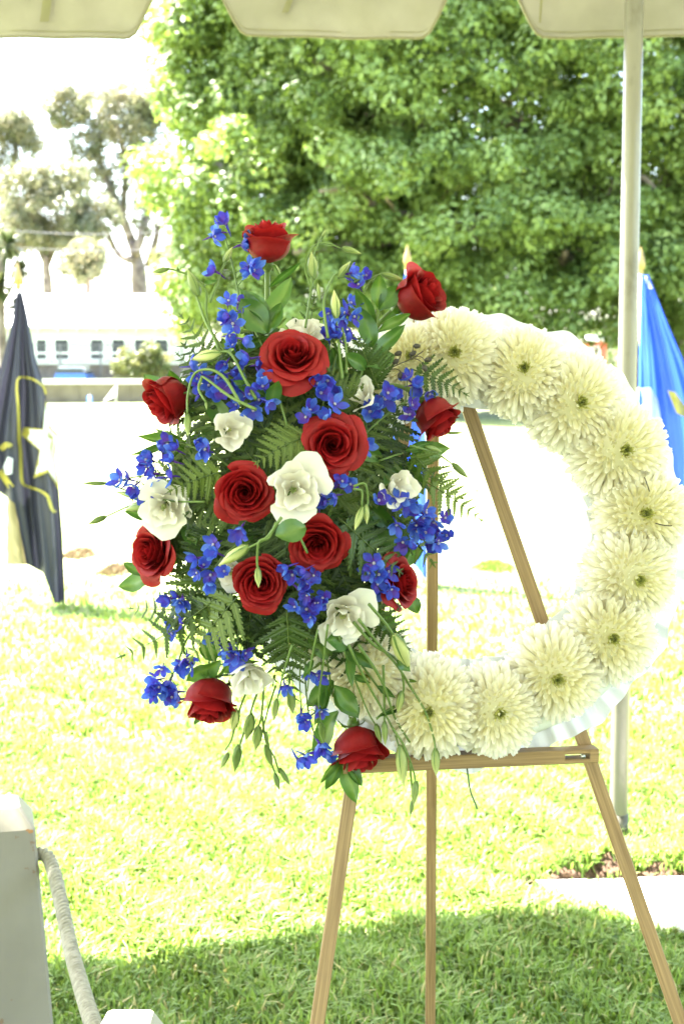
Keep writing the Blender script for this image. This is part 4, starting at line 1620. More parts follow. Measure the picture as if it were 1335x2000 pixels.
core = at(SCX, SCY, 1.80)
g = MB()
rows = []
for i in range(9):
    t = i / 8
    rows.append([core + Vector((0.085 * math.sin(t * math.pi) * math.cos(b), -0.02 + 0.045 * math.sin(t * math.pi) * math.sin(b), 0.15 * math.cos(t * math.pi))) for b in [2 * math.pi * j / 14 for j in range(14)]])
g.grid(rows, closed=True)
tag(obj("floral_foam", g.mesh("floral_foam", M_foam)), "dark green floral foam cage deep inside the flower spray", "floral foam")

# ------------------------------------------------------------------ shared leaf meshes


def leaf_mesh(name, widths, fold, droop, M, serr=0.0):
    g = MB()
    rows, tn = [], []
    n = len(widths)
    for j, w in enumerate(widths):
        t = j / (n - 1)
        w2 = w * (1 + (serr if j % 2 else -serr))
        z = droop * t * t + 0.06 * math.sin(t * 7)
        rows.append([(x * w2 * 0.5, t - 0.02 * abs(x), z + fold * abs(x) * w2 + (0.02 * math.sin(t * 11) if abs(x) == 1 else 0)) for x in (-1, -0.5, -0.06, 0.06, 0.5, 1)])
        tn += [0.42, 0.45, 0.75, 0.75, 0.45, 0.42]
    g.grid(rows, tn)
    return g.mesh(name, M)


BROAD = [leaf_mesh("leaf", [0.1, 0.42, 0.75, 0.95, 1.0, 0.93, 0.76, 0.48, 0.02], 0.12, d, M_leaf) for d in (0.05, -0.12, 0.14)]
SLIM = [leaf_mesh("leaf", [0.08, 0.5, 0.85, 1.0, 0.95, 0.8, 0.55, 0.28, 0.01], 0.15, d, M_leaf) for d in (-0.1, 0.1)]
ROSELEAF = [leaf_mesh("leaf", [0.08, 0.5, 0.82, 0.97, 1.0, 0.92, 0.75, 0.46, 0.01], 0.10, d, M_leaf, 0.03) for d in (-0.1, 0.06)]


def put_leaf(parent, bpx, tpx, wpx, lift=0.0, kind=BROAD, hint=None, Yb=None, Yt=None, name="leaf"):
    b = at(*bpx, Yb if Yb is not None else sprayY(*bpx, lift + 0.01))
    t = at(*tpx, Yt if Yt is not None else sprayY(*tpx, lift - 0.015))
    h = Vector(hint) if hint else Vector((random.uniform(-0.5, 0.5), -1, random.uniform(-0.1, 0.6)))
    return obj(name, random.choice(kind), parent, lay(b, t, h, m_of(wpx, b)))


# ------------------------------------------------------------------ roses
def rose_meshes(seed, N, open_, tall, curl_k, tight, pv=0.72, pe=0.75, wav=1.0, wadd=0.0, drop=0.34):
    rnd = random.Random(seed)
    out = []
    for k in range(N):
        t = k / (N - 1)
        phi = k * 2.39996 + rnd.uniform(-0.15, 0.15)
        R = (0.05 + (0.80 * open_ - 0.05) * t ** tight) * rnd.uniform(0.94, 1.06)
        H = (1.08 - 0.10 * t - drop * t ** 2.5 * open_) * tall * rnd.uniform(0.96, 1.04)
        W = 1.75 - 0.98 * t ** 0.5 + wadd * t
        curl = (0.035 + 0.10 * min(1, t * 2.5) + curl_k * t ** 3) * rnd.uniform(0.7, 1.3)
        asym = rnd.uniform(-0.25, 0.25)
        p1, p2 = rnd.uniform(0, 6), rnd.uniform(0, 6)
        nu, nv = 11, 10
        rows, tn = [], []
        for j in range(nv):
            v = j / (nv - 1)
            row = []
            for i in range(nu):
                u = -1 + 2 * i / (nu - 1)
                vv = v * (1 - 0.24 * abs(u) ** 2.2 + (0.02 + 0.05 * t) * (1 - abs(u)))
                a = phi + u * W * (0.5 + 0.5 * math.sin(min(1.0, v * 1.15) * math.pi / 2))
                r = R * math.sin(min(1.0, vv / pv) * math.pi / 2) ** pe
                r += R * 0.17 * u * v + 0.012
                cp = max(0.0, (vv - 0.55) / 0.45)
                ce = curl * (1 + 0.55 * abs(u + asym) ** 1.5)
                r += ce * cp ** 1.7
                r -= 0.22 * (1 - t) ** 2 * R * cp
                z = H * vv - ce * 0.75 * cp ** 2.4
                z += wav * 0.035 * math.sin(u * 4 + p1) * v * v * (0.4 + t)
                r += wav * 0.030 * math.sin(u * 5 + p2) * v * v * (0.4 + t)
                row.append((r * math.cos(a), r * math.sin(a), z))
                tn.append(0.28 + 0.16 * v + 0.32 * max(0, v - 0.7) / 0.3 + 0.06 * t)  # shade between petals and rim highlight put into the tone
            rows.append(row)
        g = MB()
        g.grid(rows, tn)
        out.append(g.mesh("petal", M_rose))
    return out


ROSE_OPEN = [rose_meshes(s, 36, 1.08, 0.95, 0.12, 0.80, 0.66) for s in (1, 2, 3)]
ROSE_CUP = [rose_meshes(s, 19, 1.04, 1.55, 0.16, 0.85, 0.46, 0.55, 0.45, 0.35, 0.10) for s in (4, 5)]
ROSE_WIDE = [rose_meshes(s, 32, 1.02, 0.98, 0.24, 0.80, 0.66) for s in (6, 7)]


def sepal_ring(parent, R, M, n=5, L=0.75, rec=0.5):
    g = MB()
    prof = [(-0.30, 0.10), (-0.22, 0.17), (-0.10, 0.22), (0.0, 0.21), (0.06, 0.16)]
    g.grid([[(r * math.cos(a), r * math.sin(a), z) for a in [q * math.pi / 5 for q in range(10)]] for z, r in prof], 0.5, closed=True)
    obj("calyx", g.mesh("calyx", M_stem), parent, local=True)
    g = MB()
    for i in range(n):
        a = 2 * math.pi * i / n + 0.3
        rad, tan = Vector((math.cos(a), math.sin(a), 0)), Vector((-math.sin(a), math.cos(a), 0))
        rows = []
        for j in range(5):
            t = j / 4
            p = rad * (0.2 + 0.42 * t) + Vector((0, 0, -0.02 + 0.14 * t - rec * t * t))
            w = (0.11, 0.12, 0.09, 0.05, 0.004)[j]
            rows.append([p - tan * w, p + Vector((0, 0, -0.02)), p + tan * w])
        g.grid(rows, 0.55)
    obj("sepals", g.mesh("sepals", M_leaf), parent, local=True)


def rose(px, py, wpx, axis, lift, protos, label, seed, target=None, leaves=(), spin=None):
    rnd = random.Random(seed)
    ax = Vector(axis).normalized()
    c = at(px, py, sprayY(px, py, lift))
    R = m_of(wpx, c) / 2 / 1.0 * (1.0 if protos is ROSE_CUP else 0.86)
    org = c - ax * R * 0.6
    M = loc(org) @ frame(ax, rnd.uniform(0, 6) if spin is None else spin) @ Matrix.Scale(R, 4)
    t = thing("red_rose", label, "rose", M, "red roses in the spray")
    for me in protos[seed % len(protos)]:
        obj("petal", me, t, local=True)
    sepal_ring(t, R, M, rec=rnd.uniform(0.2, 0.9))
    p0 = org - ax * R * 0.25
    e = at(*target, 1.80) if target else core + Vector((rnd.uniform(-0.05, 0.05), 0, rnd.uniform(-0.08, 0.08)))
    ln = (p0 - e).length
    g = MB()
    g.tube(bez(p0, p0 - ax * ln * 0.45, e, 9), 0.0034, 8, tone=0.65)
    obj("stem", g.mesh("stem", M_stem), t)
    for (b, tp, w) in leaves:
        put_leaf(t, b, tp, w, lift + 0.015, ROSELEAF)
    return t


ROSES = [
    (523, 484, 102, (0.03, -0.20, 1), 0.0, ROSE_CUP, "upright red rose at the very top of the spray seen from its side", (525, 760), [((522, 640), (566, 535), 46), ((520, 640), (478, 565), 50), ((525, 650), (552, 590), 34), ((526, 560), (588, 512), 14)]),
    (806, 584, 112, (0.72, -0.42, 0.42), -0.02, ROSE_CUP, "red rose at the top right leaning over the wreath's first chrysanthemum", (700, 760), []),
    (572, 692, 138, (0.05, -0.80, 0.58), -0.02, ROSE_WIDE, "wide open red rose below the upright top one facing up", None, []),
    (650, 869, 134, (0.05, -1, 0.10), -0.02, ROSE_WIDE, "wide open red rose in the middle right above the central white flower", None, []),
    (478, 962, 124, (0.0, -1, 0.0), -0.01, ROSE_OPEN, "round red rose left of the central white flower", None, []),
    (620, 1066, 120, (0.0, -0.93, -0.22), -0.01, ROSE_OPEN, "red rose beside the round green leaf below the central white flower", None, []),
    (508, 1140, 118, (0.02, -1, -0.02), -0.01, ROSE_OPEN, "red rose with a pale hanging bud across its middle", None, []),
    (293, 1078, 122, (-0.62, -0.75, 0.05), 0.0, ROSE_OPEN, "red rose at the far left below the ragged white flower", None, [((300, 1130), (234, 1148), 40), ((285, 1125), (240, 1100), 24)]),
    (411, 1356, 108, (-0.05, -0.50, -0.86), 0.0, ROSE_CUP, "nodding red rose at the lower left next to a white flower", (450, 1180), [((430, 1290), (362, 1335), 40), ((430, 1275), (385, 1268), 40), ((395, 1395), (378, 1415), 12)]),
    (697, 1450, 108, (0.22, -0.42, -0.88), 0.0, ROSE_CUP, "nodding red rose at the very bottom above the easel ledge", (640, 1230), [((660, 1390), (606, 1480), 44), ((655, 1340), (700, 1400), 44), ((650, 1330), (600, 1380), 36)]),
    (784, 1136, 120, (0.75, -0.55, 0.25), 0.0, ROSE_WIDE, "ragged red rose at the lower right half covered by blue florets", None, [((800, 1165), (815, 1200), 30)]),
    (842, 806, 96, (0.62, -0.25, -0.75), 0.01, ROSE_CUP, "red rose on the right edge seen from behind under blue florets", (720, 760), []),
    (338, 772, 102, (-0.72, -0.40, -0.55), 0.0, ROSE_CUP, "closed red rose at the upper left pointing down and left", (450, 760), [((345, 790), (281, 735), 44), ((352, 770), (330, 722), 26)]),
]
for i, (px, py, w, ax, lift, pr_, lab, tgt, lv) in enumerate(ROSES):
    rose(px, py, w, ax, lift, pr_, lab, i, tgt, lv)


# ------------------------------------------------------------------ white lisianthus
def lis_meshes(seed, N, open_, tall):
    rnd = random.Random(seed)
    out = []
    for k in range(N):
        t = k / (N - 1)
        phi = k * 2.39996 + rnd.uniform(-0.2, 0.2)
        R = (0.20 + 0.62 * t ** 0.8) * open_
        H = (0.95 - 0.20 * t) * tall
        W = 1.05 - 0.25 * t
        curl = (0.04 + 0.30 * t) * rnd.uniform(0.5, 1.5)
        p1, p2 = rnd.uniform(0, 6), rnd.uniform(0, 6)
        rows, tn = [], []
        nu, nv = 15, 10
        for j in range(nv):
            v = j / (nv - 1)
            row = []
            for i in range(nu):
                u = -1 + 2 * i / (nu - 1)
                vv = v * (1 - 0.22 * abs(u) ** 5)
                a = phi + u * W * (0.22 + 0.90 * math.sin(min(1, v * 1.25) * math.pi / 2))
                cp = max(0, (vv - 0.5) / 0.5)
                r = R * math.sin(min(1, vv / 0.85) * math.pi / 2) ** 0.9 + curl * cp ** 1.6 + 0.03
                z = H * vv - curl * 0.45 * cp ** 2
                wv = v ** 3
                r += wv * (0.085 * math.sin(u * 5 + p1) + 0.022 * math.sin(u * 14 + p2))
                z += wv * (0.08 * math.sin(u * 4 + p2) + 0.02 * math.sin(u * 15 + p1))
                row.append((r * math.cos(a), r * math.sin(a), z))
                tn.append(0.05 + 0.95 * v ** 0.7)
            rows.append(row)
        g = MB()
        g.grid(rows, tn)
        out.append(g.mesh("petal", M_white))
    return out


LIS = [lis_meshes(31, 9, 0.95, 1.05), lis_meshes(32, 8, 0.88, 1.25), lis_meshes(33, 10, 0.98, 1.0)]
LIS_CUP = [lis_meshes(34, 7, 0.75, 1.5)]
g = MB()
for i in range(9):
    a = i * 2.4
    f = math.sqrt(i / 9)
    g.tube([(0, 0, 0.1), (0.10 * f * math.cos(a), 0.10 * f * math.sin(a), 0.45 + 0.05 * (i % 3))], [0.02, 0.035], 5, tone=0.7)
LIS_EYE = g.mesh("stamens", M_bud)


def lis(px, py, wpx, axis, lift, protos, label, seed):
    rnd = random.Random(900 + seed)
    ax = Vector(axis).normalized()
    c = at(px, py, sprayY(px, py, lift))
    R = m_of(wpx, c) / 2 / 1.12
    R *= 1.08
    org = c - ax * R * 0.45
    M = loc(org) @ frame(ax, rnd.uniform(0, 6)) @ Matrix.Scale(R, 4)
    t = thing("white_lisianthus", label, "flower", M, "white ruffled flowers in the spray")
    for me in protos[seed % len(protos)]:
        obj("petal", me, t, local=True)
    obj("stamens", LIS_EYE, t, local=True)
    sepal_ring(t, R, M, rec=-0.1)
    p0 = org - ax * R * 0.2
    ln = (p0 - core).length
    g = MB()
    g.tube(bez(p0, p0 - ax * ln * 0.4, core, 8), 0.0022, 7, tone=0.6)
    obj("stem", g.mesh("stem", M_stem), t)


LISI = [
    (590, 650, 92, (0.1, -0.45, 0.9), 0.03, LIS, "white ruffled flower peeking from behind the wide rose near the top"),
    (447, 840, 94, (0.25, -0.95, 0.1), -0.01, LIS, "white ruffled flower with yellowish heart at the upper left"),
    (712, 782, 86, (-0.5, -0.65, 0.5), 0.0, LIS_CUP, "half open white flower behind blue florets at the upper right"),
    (572, 957, 128, (0.15, -0.98, 0.05), -0.02, LIS, "largest white ruffled flower in the middle between three roses"),
    (768, 952, 96, (0.40, -0.85, 0.15), -0.01, LIS_CUP, "creamy white cupped flower at the right of the spray"),
    (320, 990, 112, (-0.1, -0.85, -0.25), -0.01, LIS, "ragged white flower above the far left rose"),
    (668, 1203, 118, (0.1, -0.92, -0.25), -0.01, LIS, "crumpled white flower at the lower right above the long bud stems"),
    (485, 1316, 104, (0.2, -0.75, -0.6), -0.01, LIS, "smooth white flower hanging beside the lower left nodding rose"),
    (452, 1120, 70, (-0.4, -0.8, -0.3), 0.02, LIS, "small white flower tucked behind the rose with the pale bud"),
]
for i, (px, py, w, ax, lift, pr_, lab) in enumerate(LISI):
    lis(px, py, w, ax, lift, pr_, lab, i)


# ------------------------------------------------------------------ delphinium
def blue_petal(seed):
    rnd = random.Random(seed)
    g = MB()
    ws = [0.12, 0.34, 0.58, 0.74, 0.72, 0.50, 0.10]
    rows, tn = [], []
    p1 = rnd.uniform(0, 6)
    for j, w in enumerate(ws):
        t = j / 6
        rows.append([(x * w * 0.5, t, 0.35 * t * (1 - t) * -1 + 0.22 * t * t + 0.14 * x * x * w + 0.05 * math.sin(x * 3 + t * 5 + p1)) for x in (-1, -0.5, 0, 0.5, 1)])
        tn += [0.25 + 0.45 * t] * 5
    g.grid(rows, tn)
    return g.mesh("petal", M_blue)


BP = [blue_petal(s) for s in (1, 2, 3)]
g = MB()
g.grid([[(r * math.cos(a), r * math.sin(a), z) for a in [q * math.pi / 3 for q in range(6)]] for z, r in ((-0.05, 0.10), (0.06, 0.16), (0.16, 0.13), (0.24, 0.03))], [0.0] * 12 + [0.6] * 6 + [1.0] * 6, closed=True)
BP_EYE = g.mesh("floret", M_bee)
g = MB()
g.tube([(0, 0, 0.02), (0.03, 0.08, -0.3), (0.0, 0.22, -0.65), (0.0, 0.34, -0.95)], [0.11, 0.09, 0.06, 0.02], 6, tone=0.05)
BP_SPUR = g.mesh("spur", M_blue)


def floret(parent, p, axis, L, rnd):
    M = loc(p) @ frame(axis, rnd.uniform(0, 6.28))
    Ms = M @ Matrix.Scale(L, 4)
    f = obj("floret", BP_EYE, parent, Ms)
    cup = math.radians(rnd.uniform(12, 48))
    for i in range(5):
        a = 2 * math.pi * i / 5 + rnd.uniform(-0.14, 0.14)
        c2 = cup + rnd.uniform(-0.15, 0.15)
        d = Vector((math.cos(a) * math.cos(c2), math.sin(a) * math.cos(c2), math.sin(c2)))
        nr = Vector((-math.cos(a) * math.sin(c2), -math.sin(a) * math.sin(c2), math.cos(c2)))
        b = d * 0.06
        obj("petal", rnd.choice(BP), f, Ms @ lay(b, b + d * rnd.uniform(0.75, 1.2), nr, rnd.uniform(0.75, 1.1), 1.0))
    obj("spur", BP_SPUR, f, Ms)


def near_on(poly, p):
    return min(poly, key=lambda q: (q - p).length)


def delph(label, anchor, fl, lift=-0.01, seed=0, stem=None, size=21, buds=()):
    rnd = random.Random(500 + seed)
    fl = list(fl) + [(x + rnd.uniform(-19, 19), y + rnd.uniform(-19, 19)) for x, y in fl if rnd.random() < 0.35]
    pts = [at(x, y, sprayY(x, y, lift + rnd.uniform(-0.012, 0.012))) for x, y in fl]
    a = at(*anchor, sprayY(*anchor, lift + 0.04))
    far = max(pts, key=lambda p: (p - a).length)
    cen = sum(pts, Vector()) / len(pts) + Vector((0, 0.012, 0))
    path = smooth_path([at(x, y, sprayY(x, y, lift + 0.01)) for x, y in stem], 5) if stem else bez(a, cen * 1.0, far + Vector((0, 0.008, 0)), 12)
    t = thing("delphinium_sprig", label, "flower", loc(path[0]), "blue delphinium sprigs in the spray")
    g = MB()
    g.tube(path, [0.0016 - 0.0007 * i / (len(path) - 1) for i in range(len(path))], 6, tone=0.4)
    for p in pts:
        q = near_on(path, p)
        back = p + Vector((0, 0.006, 0))
        if (q - back).length > 0.004:
            g.tube(bez(q, (q + back) / 2 + Vector((0, 0.004, 0.004)), back, 5), 0.0007, 5, tone=0.3)
    obj("stem", g.mesh("stem", M_stem), t)
    for p in pts:
        out = (p - path[0])
        out = out.normalized() if out.length > 1e-4 else Vector((0, 0, 1))
        ax = Vector((rnd.gauss(0, 0.55), -1.0, rnd.gauss(0, 0.45))) + out * 0.45
        if rnd.random() < 0.25:
            ax = ax + Vector((rnd.choice((-1, 1)) * 1.2, 0.5, rnd.uniform(-0.8, 0.4)))
        floret(t, p, ax.normalized(), m_of(size, p) * rnd.uniform(0.85, 1.15), rnd)
    for (x, y, x2, y2) in buds:
        b, e = at(x, y, sprayY(x, y, lift)), at(x2, y2, sprayY(x2, y2, lift))
        g = MB()
        g.tube([b, b.lerp(e, 0.3), b.lerp(e, 0.7), e], [0.0015, 0.0035, 0.003, 0.0006], 6, tone=0.1)
        obj("bud", g.mesh("bud", M_blue), t)


DELPH = [
    ("blue sprig left of the upright top rose, the highest blue florets", (480, 640), [(427, 452), (442, 438), (417, 462), (470, 478), (421, 530), (487, 520), (494, 528)], [(478, 640), (463, 560), (450, 500), (436, 452)]),
    ("blue sprig running down below the highest blue florets at upper left", (490, 790), [(446, 588), (464, 592), (437, 622), (455, 632), (446, 655), (474, 662), (456, 675), (487, 700), (500, 712)], None),
    ("dense blue sprig behind the pale bud at the upper left", (520, 820), [(372, 716), (392, 728), (424, 738), (450, 728), (468, 752), (432, 764), (486, 770), (508, 782), (462, 790), (408, 752), (512, 740), (440, 710), (495, 800)], None),
    ("pale blue sprig in the upper right among the bud stems", (640, 760), [(692, 545), (700, 556), (684, 592), (676, 612), (690, 618), (641, 612), (648, 640), (660, 660), (640, 655), (688, 660)], None),
    ("violet blue sprig between the two wide red roses", (620, 850), [(620, 750), (640, 742), (626, 768), (652, 790), (662, 775), (604, 802), (598, 815), (640, 815)], None),
    ("blue sprig crossing the half open white flower at the upper right", (700, 860), [(722, 804), (734, 812), (757, 768), (796, 740), (806, 752), (804, 792), (800, 810), (838, 768), (752, 778)], None),
    ("light blue sprig at the left edge above the ragged white flower", (430, 930), [(328, 868), (345, 878), (318, 885), (338, 900), (296, 898), (287, 910), (236, 938), (252, 936), (262, 950), (280, 962), (336, 930), (300, 925), (268, 962)], None),
    ("small blue sprig below the upper left white flower", (460, 920), [(386, 864), (402, 878), (392, 885)], None),
    ("blue sprig between the middle right rose and the cupped white flower", (640, 1010), [(668, 940), (684, 946), (628, 966), (636, 980), (624, 992), (660, 950), (738, 978), (712, 870), (656, 968)], None),
    ("blue sprig left of the rose with the pale bud", (470, 1060), [(418, 1064), (424, 1080), (398, 1104), (386, 1118), (412, 1122), (438, 1116), (408, 1138), (472, 1030)], None),
    ("large violet blue sprig right of the rose with the pale bud", (600, 1080), [(562, 1106), (572, 1122), (596, 1112), (612, 1124), (584, 1152), (600, 1162), (620, 1176), (576, 1186), (598, 1190), (612, 1200), (630, 1168), (590, 1138)], None),
    ("dark blue sprig at the right edge hanging before the easel's rear leg", (720, 960), [(793, 985), (808, 1000), (826, 1010), (812, 1024), (846, 1018), (868, 1012), (858, 1042), (872, 1046), (840, 1056), (846, 1070), (774, 1024), (796, 1066), (786, 1058), (830, 1040)], None),
    ("dusky blue sprig over the ragged lower right rose", (690, 1080), [(722, 1118), (740, 1122), (736, 1140), (756, 1116), (764, 1150), (748, 1156), (730, 1100)], None),
    ("blue florets tucked in the fern at the lower left", (450, 1160), [(346, 1164), (358, 1170), (334, 1218), (338, 1236), (352, 1176), (426, 1240), (412, 1246)], None),
    ("blue sprig dangling at the far lower left beside the nodding rose", (420, 1200), [(366, 1286), (372, 1300), (352, 1298), (316, 1306), (304, 1328), (312, 1342), (326, 1344), (346, 1352), (352, 1366), (300, 1352), (336, 1362)], [(420, 1200), (370, 1240), (345, 1300), (325, 1340)]),
    ("blue floret pair above the hanging smooth white flower", (470, 1200), [(448, 1270), (462, 1276), (440, 1266)], None),
    ("blue sprig hanging at the bottom left of the lowest rose", (610, 1220), [(604, 1314), (616, 1318), (588, 1394), (598, 1408), (626, 1388), (614, 1392), (630, 1462), (636, 1476), (596, 1476), (580, 1482), (556, 1338)], [(606, 1220), (596, 1300), (602, 1390), (622, 1460)]),
]
for i, (lab, anc, fl, stm) in enumerate(DELPH):
    delph(lab, anc, fl, -0.015 if 250 < anc[1] < 1100 else -0.008, i, stm, 23)

# dried seed heads on the wreath's upper left
t = thing("dried_sprig", "dark dried seed heads hanging before the first chrysanthemum", "sprig", loc(at(748, 740, 1.74)))
YD = 1.735
g = MB()
main = smooth_path([at(x, y, YD) for x, y in ((735, 745), (765, 718), (800, 702), (826, 686))], 4)
g.tube(main, 0.0007, 5, tone=0.6)
heads = [(784, 688, 778, 690), (806, 676, 818, 676), (812, 686, 806, 690), (828, 704, 836, 702), (826, 712, 830, 722), (778, 702, 772, 706), (782, 726, 780, 738)]
for (x, y, x2, y2) in heads:
    e = at(x, y, YD)
    q = near_on(main, e + Vector((-0.008, 0, -0.008)))
    g.tube(bez(q, (q + e) / 2 + Vector((0.003, 0, 0.006)), e, 5), 0.00055, 4, tone=0.5)
obj("stem", g.mesh("stem", M_dry), t)
for (x, y, x2, y2) in heads:
    d = (at(x2, y2, YD) - at(x, y, YD)).normalized()
    b = at(x, y, YD)
    g = MB()
    g.tube([b, b + d * 0.003, b + d * 0.006, b + d * 0.009], [0.0012, 0.0032, 0.003, 0.0018], 7, tone=0.3)
    obj("seed_head", g.mesh("seed_head", M_dry), t)


# ------------------------------------------------------------------ fern fronds
def pinna_mesh(seed, lvl):
    rnd = random.Random(seed)
    g = MB()
    n = 7
    for s in (-1, 1):
        vs, fs, tn = [], [], []
        for i in range(n + 1):
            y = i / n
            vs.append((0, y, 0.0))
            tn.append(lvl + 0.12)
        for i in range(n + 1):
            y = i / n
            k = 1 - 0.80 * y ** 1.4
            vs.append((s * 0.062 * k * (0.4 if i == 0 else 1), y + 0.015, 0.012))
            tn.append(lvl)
        for i in range(n):
            y = (i + 0.5) / n
            k = (1 - 0.78 * y ** 1.4) * rnd.uniform(0.88, 1.12)
            vs.append((s * 0.185 * k, y + 0.105, -0.02))
            vs.append((s * 0.135 * k, y - 0.02, 0.0))
            tn += [lvl + rnd.uniform(-0.12, 0.1)] * 2
        for i in range(n):
            m0, m1, e0, e1, tp, lw = i, i + 1, n + 1 + i, n + 2 + i, 2 * n + 2 + 2 * i, 2 * n + 3 + 2 * i
            fs += [(m0, e0, e1, m1), (e0, lw, tp, e1)]
        if s > 0:
            fs = [tuple(reversed(f)) for f in fs]
        g.add(vs, fs, tn)
    return g.mesh("pinna", M_fern, False)


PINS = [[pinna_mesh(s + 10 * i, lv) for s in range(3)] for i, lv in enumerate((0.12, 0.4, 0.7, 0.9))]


def frond(bpx, tpx, wpx, label, Yb, Yt, rnd, group, bow=0.0, hint=None):
    b, e = at(*bpx, Yb), at(*tpx, Yt)
    d = e - b
    L_ = d.length
    t_ = d / L_
    h = hint or Vector((rnd.uniform(-0.45, 0.45), -1, rnd.uniform(-0.2, 0.55)))
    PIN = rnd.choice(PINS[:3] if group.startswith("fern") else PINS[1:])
    z = (h - t_ * h.dot(t_)).normalized()
    side = t_.cross(z)
    path = bez(b, (b + e) / 2 + side * L_ * bow + z * L_ * rnd.uniform(0.02, 0.10), e, 14)
    t = thing("fern_frond", label, "fern", loc(b), group)
    g = MB()
    g.tube(path, [0.0011 - 0.0008 * i / 13 for i in range(14)], 5, tone=0.7)
    obj("rachis", g.mesh("rachis", M_fern), t)
    n = 8
    W = m_of(wpx, b) / 2 * (1.0 if group.startswith("fern") else 1.3)
    for i in range(n):
        f = 0.12 + 0.85 * i / (n - 1)
        q = f * 13
        j = min(12, int(q))
        p = path[j].lerp(path[j + 1], q - j)
        tg = (path[j + 1] - path[j]).normalized()
        sd = tg.cross(z).normalized()
        ln = W * (1.0 - 0.86 * ((f - 0.12) / 0.85) ** 1.1) * (0.8 if i == 0 else 1.0) * rnd.uniform(0.9, 1.08)
        ln = max(ln, W * 0.16)
        for s in (-1, 1):
            ang = 0.62 + 0.25 * f
            dirv = sd * s * math.cos(ang * 0.75) + tg * math.sin(ang * 0.75) + z * rnd.uniform(-0.28, 0.12)
            dirv.normalize()
            zz = z + sd * s * rnd.uniform(-0.2, 0.2)
            obj("pinna", rnd.choice(PIN), t, lay(p, p + dirv * ln, zz, ln * 1.0))
    ml = lay(path[-2], path[-1] + (path[-1] - path[-2]) * 0.5, z, W * 0.25)
    obj("pinna", PIN[0], t, ml)


rf = random.Random(77)
NAMED = [((430, 735), (352, 615), 90, "fern frond at the upper left reaching over the white house"),
         ((420, 780), (345, 690), 80, "short fern frond beside the yellow-green bud at upper left"),
         ((420, 1170), (232, 1284), 110, "long fern frond reaching out to the lower left edge of the spray"),
         ((400, 1190), (252, 1188), 90, "dark fern frond pointing left above the lower left one"),
         ((830, 940), (942, 1018), 78, "thin fern frond reaching right in front of the sunlit lawn"),
         ((800, 880), (905, 975), 80, "fern frond crossing the easel's rear leg at the right"),
         ((800, 720), (912, 772), 84, "dark fern sprig on the right below the first chrysanthemum"),
         ((660, 1010), (782, 1118), 130, "bright fern frond hanging in front of the ragged lower right rose"),
         ((560, 1190), (566, 1330), 120, "fern frond hanging below the rose with the pale bud"),
         ((470, 1160), (372, 1290), 150, "broad bright fern frond above the lower left nodding rose"),
         ((700, 1190), (800, 1270), 100, "fern frond draped over the crumpled white flower"),
         ((610, 850), (500, 905), 120, "fern frond spread between the upper left white flower and middle rose"),
         ((700, 800), (640, 720), 90, "fern frond behind the violet blue sprig at the top middle"),
         ((740, 760), (700, 660), 110, "fern frond beneath the leafy sprig at the top right"),
         ((440, 920), (330, 960), 110, "fern frond drooping over the ragged white flower at the left")]
for (b, e, w, lab) in NAMED:
    frond(b, e, w, lab, sprayY(*b, 0.0), sprayY(*e, -0.02), rf, "named fern fronds at the spray's edge", rf.uniform(-0.08, 0.08))
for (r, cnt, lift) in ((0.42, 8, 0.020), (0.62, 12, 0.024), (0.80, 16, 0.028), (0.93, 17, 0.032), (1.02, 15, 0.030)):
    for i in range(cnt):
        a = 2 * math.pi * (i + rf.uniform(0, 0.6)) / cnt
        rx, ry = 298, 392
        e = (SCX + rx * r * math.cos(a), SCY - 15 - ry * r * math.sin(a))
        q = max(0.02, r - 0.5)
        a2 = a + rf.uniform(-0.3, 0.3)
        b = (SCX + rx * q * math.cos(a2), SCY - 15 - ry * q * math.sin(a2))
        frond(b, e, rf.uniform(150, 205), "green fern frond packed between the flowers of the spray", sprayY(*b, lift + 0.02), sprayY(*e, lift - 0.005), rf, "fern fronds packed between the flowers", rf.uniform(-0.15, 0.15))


# ------------------------------------------------------------------ leafy sprigs
def sprig(label, stem, leaves, lift=-0.01, kind=BROAD, group=None, rad=0.0014):
    path = smooth_path([at(x, y, sprayY(x, y, lift + 0.012)) for x, y in stem], 4)
    t = thing("leafy_sprig", label, "foliage", loc(path[0]), group)
    g = MB()
    g.tube(path, rad, 6, tone=0.5)
    obj("stem", g.mesh("stem", M_stem), t)
    for (b, e, w) in leaves:
        put_leaf(t, b, e, w, lift, kind)


sprig("cluster of broad glossy leaves below the top right rose", [(690, 780), (715, 700), (735, 640), (742, 600)],
      [((735, 640), (698, 560), 34), ((738, 600), (742, 535), 32), ((740, 605), (782, 556), 36), ((730, 680), (704, 600), 38), ((722, 700), (788, 640), 30), ((712, 715), (772, 690), 46), ((712, 720), (670, 690), 30), ((735, 650), (800, 615), 22)], -0.015)
sprig("single round glossy leaf in the centre beside the lower middle rose", [(600, 1080), (585, 1050), (570, 1040)], [((596, 1030), (532, 1052), 50)], -0.04)
sprig("arched dark leaf across the blue florets at the upper left", [(560, 830), (545, 780), (530, 760)], [((520, 775), (455, 742), 26), ((525, 790), (542, 738), 32)], -0.02)
sprig("olive leaf standing left of the upright top rose", [(520, 690), (500, 650), (490, 630)], [((520, 650), (470, 585), 60), ((524, 640), (470, 560), 30)], 0.01)
sprig("pointed leaves hanging below the lowest rose", [(665, 1440), (672, 1480), (676, 1500)],
      [((668, 1492), (636, 1548), 24), ((672, 1494), (698, 1570), 34), ((680, 1490), (706, 1534), 24), ((662, 1480), (622, 1532), 14)], -0.005)
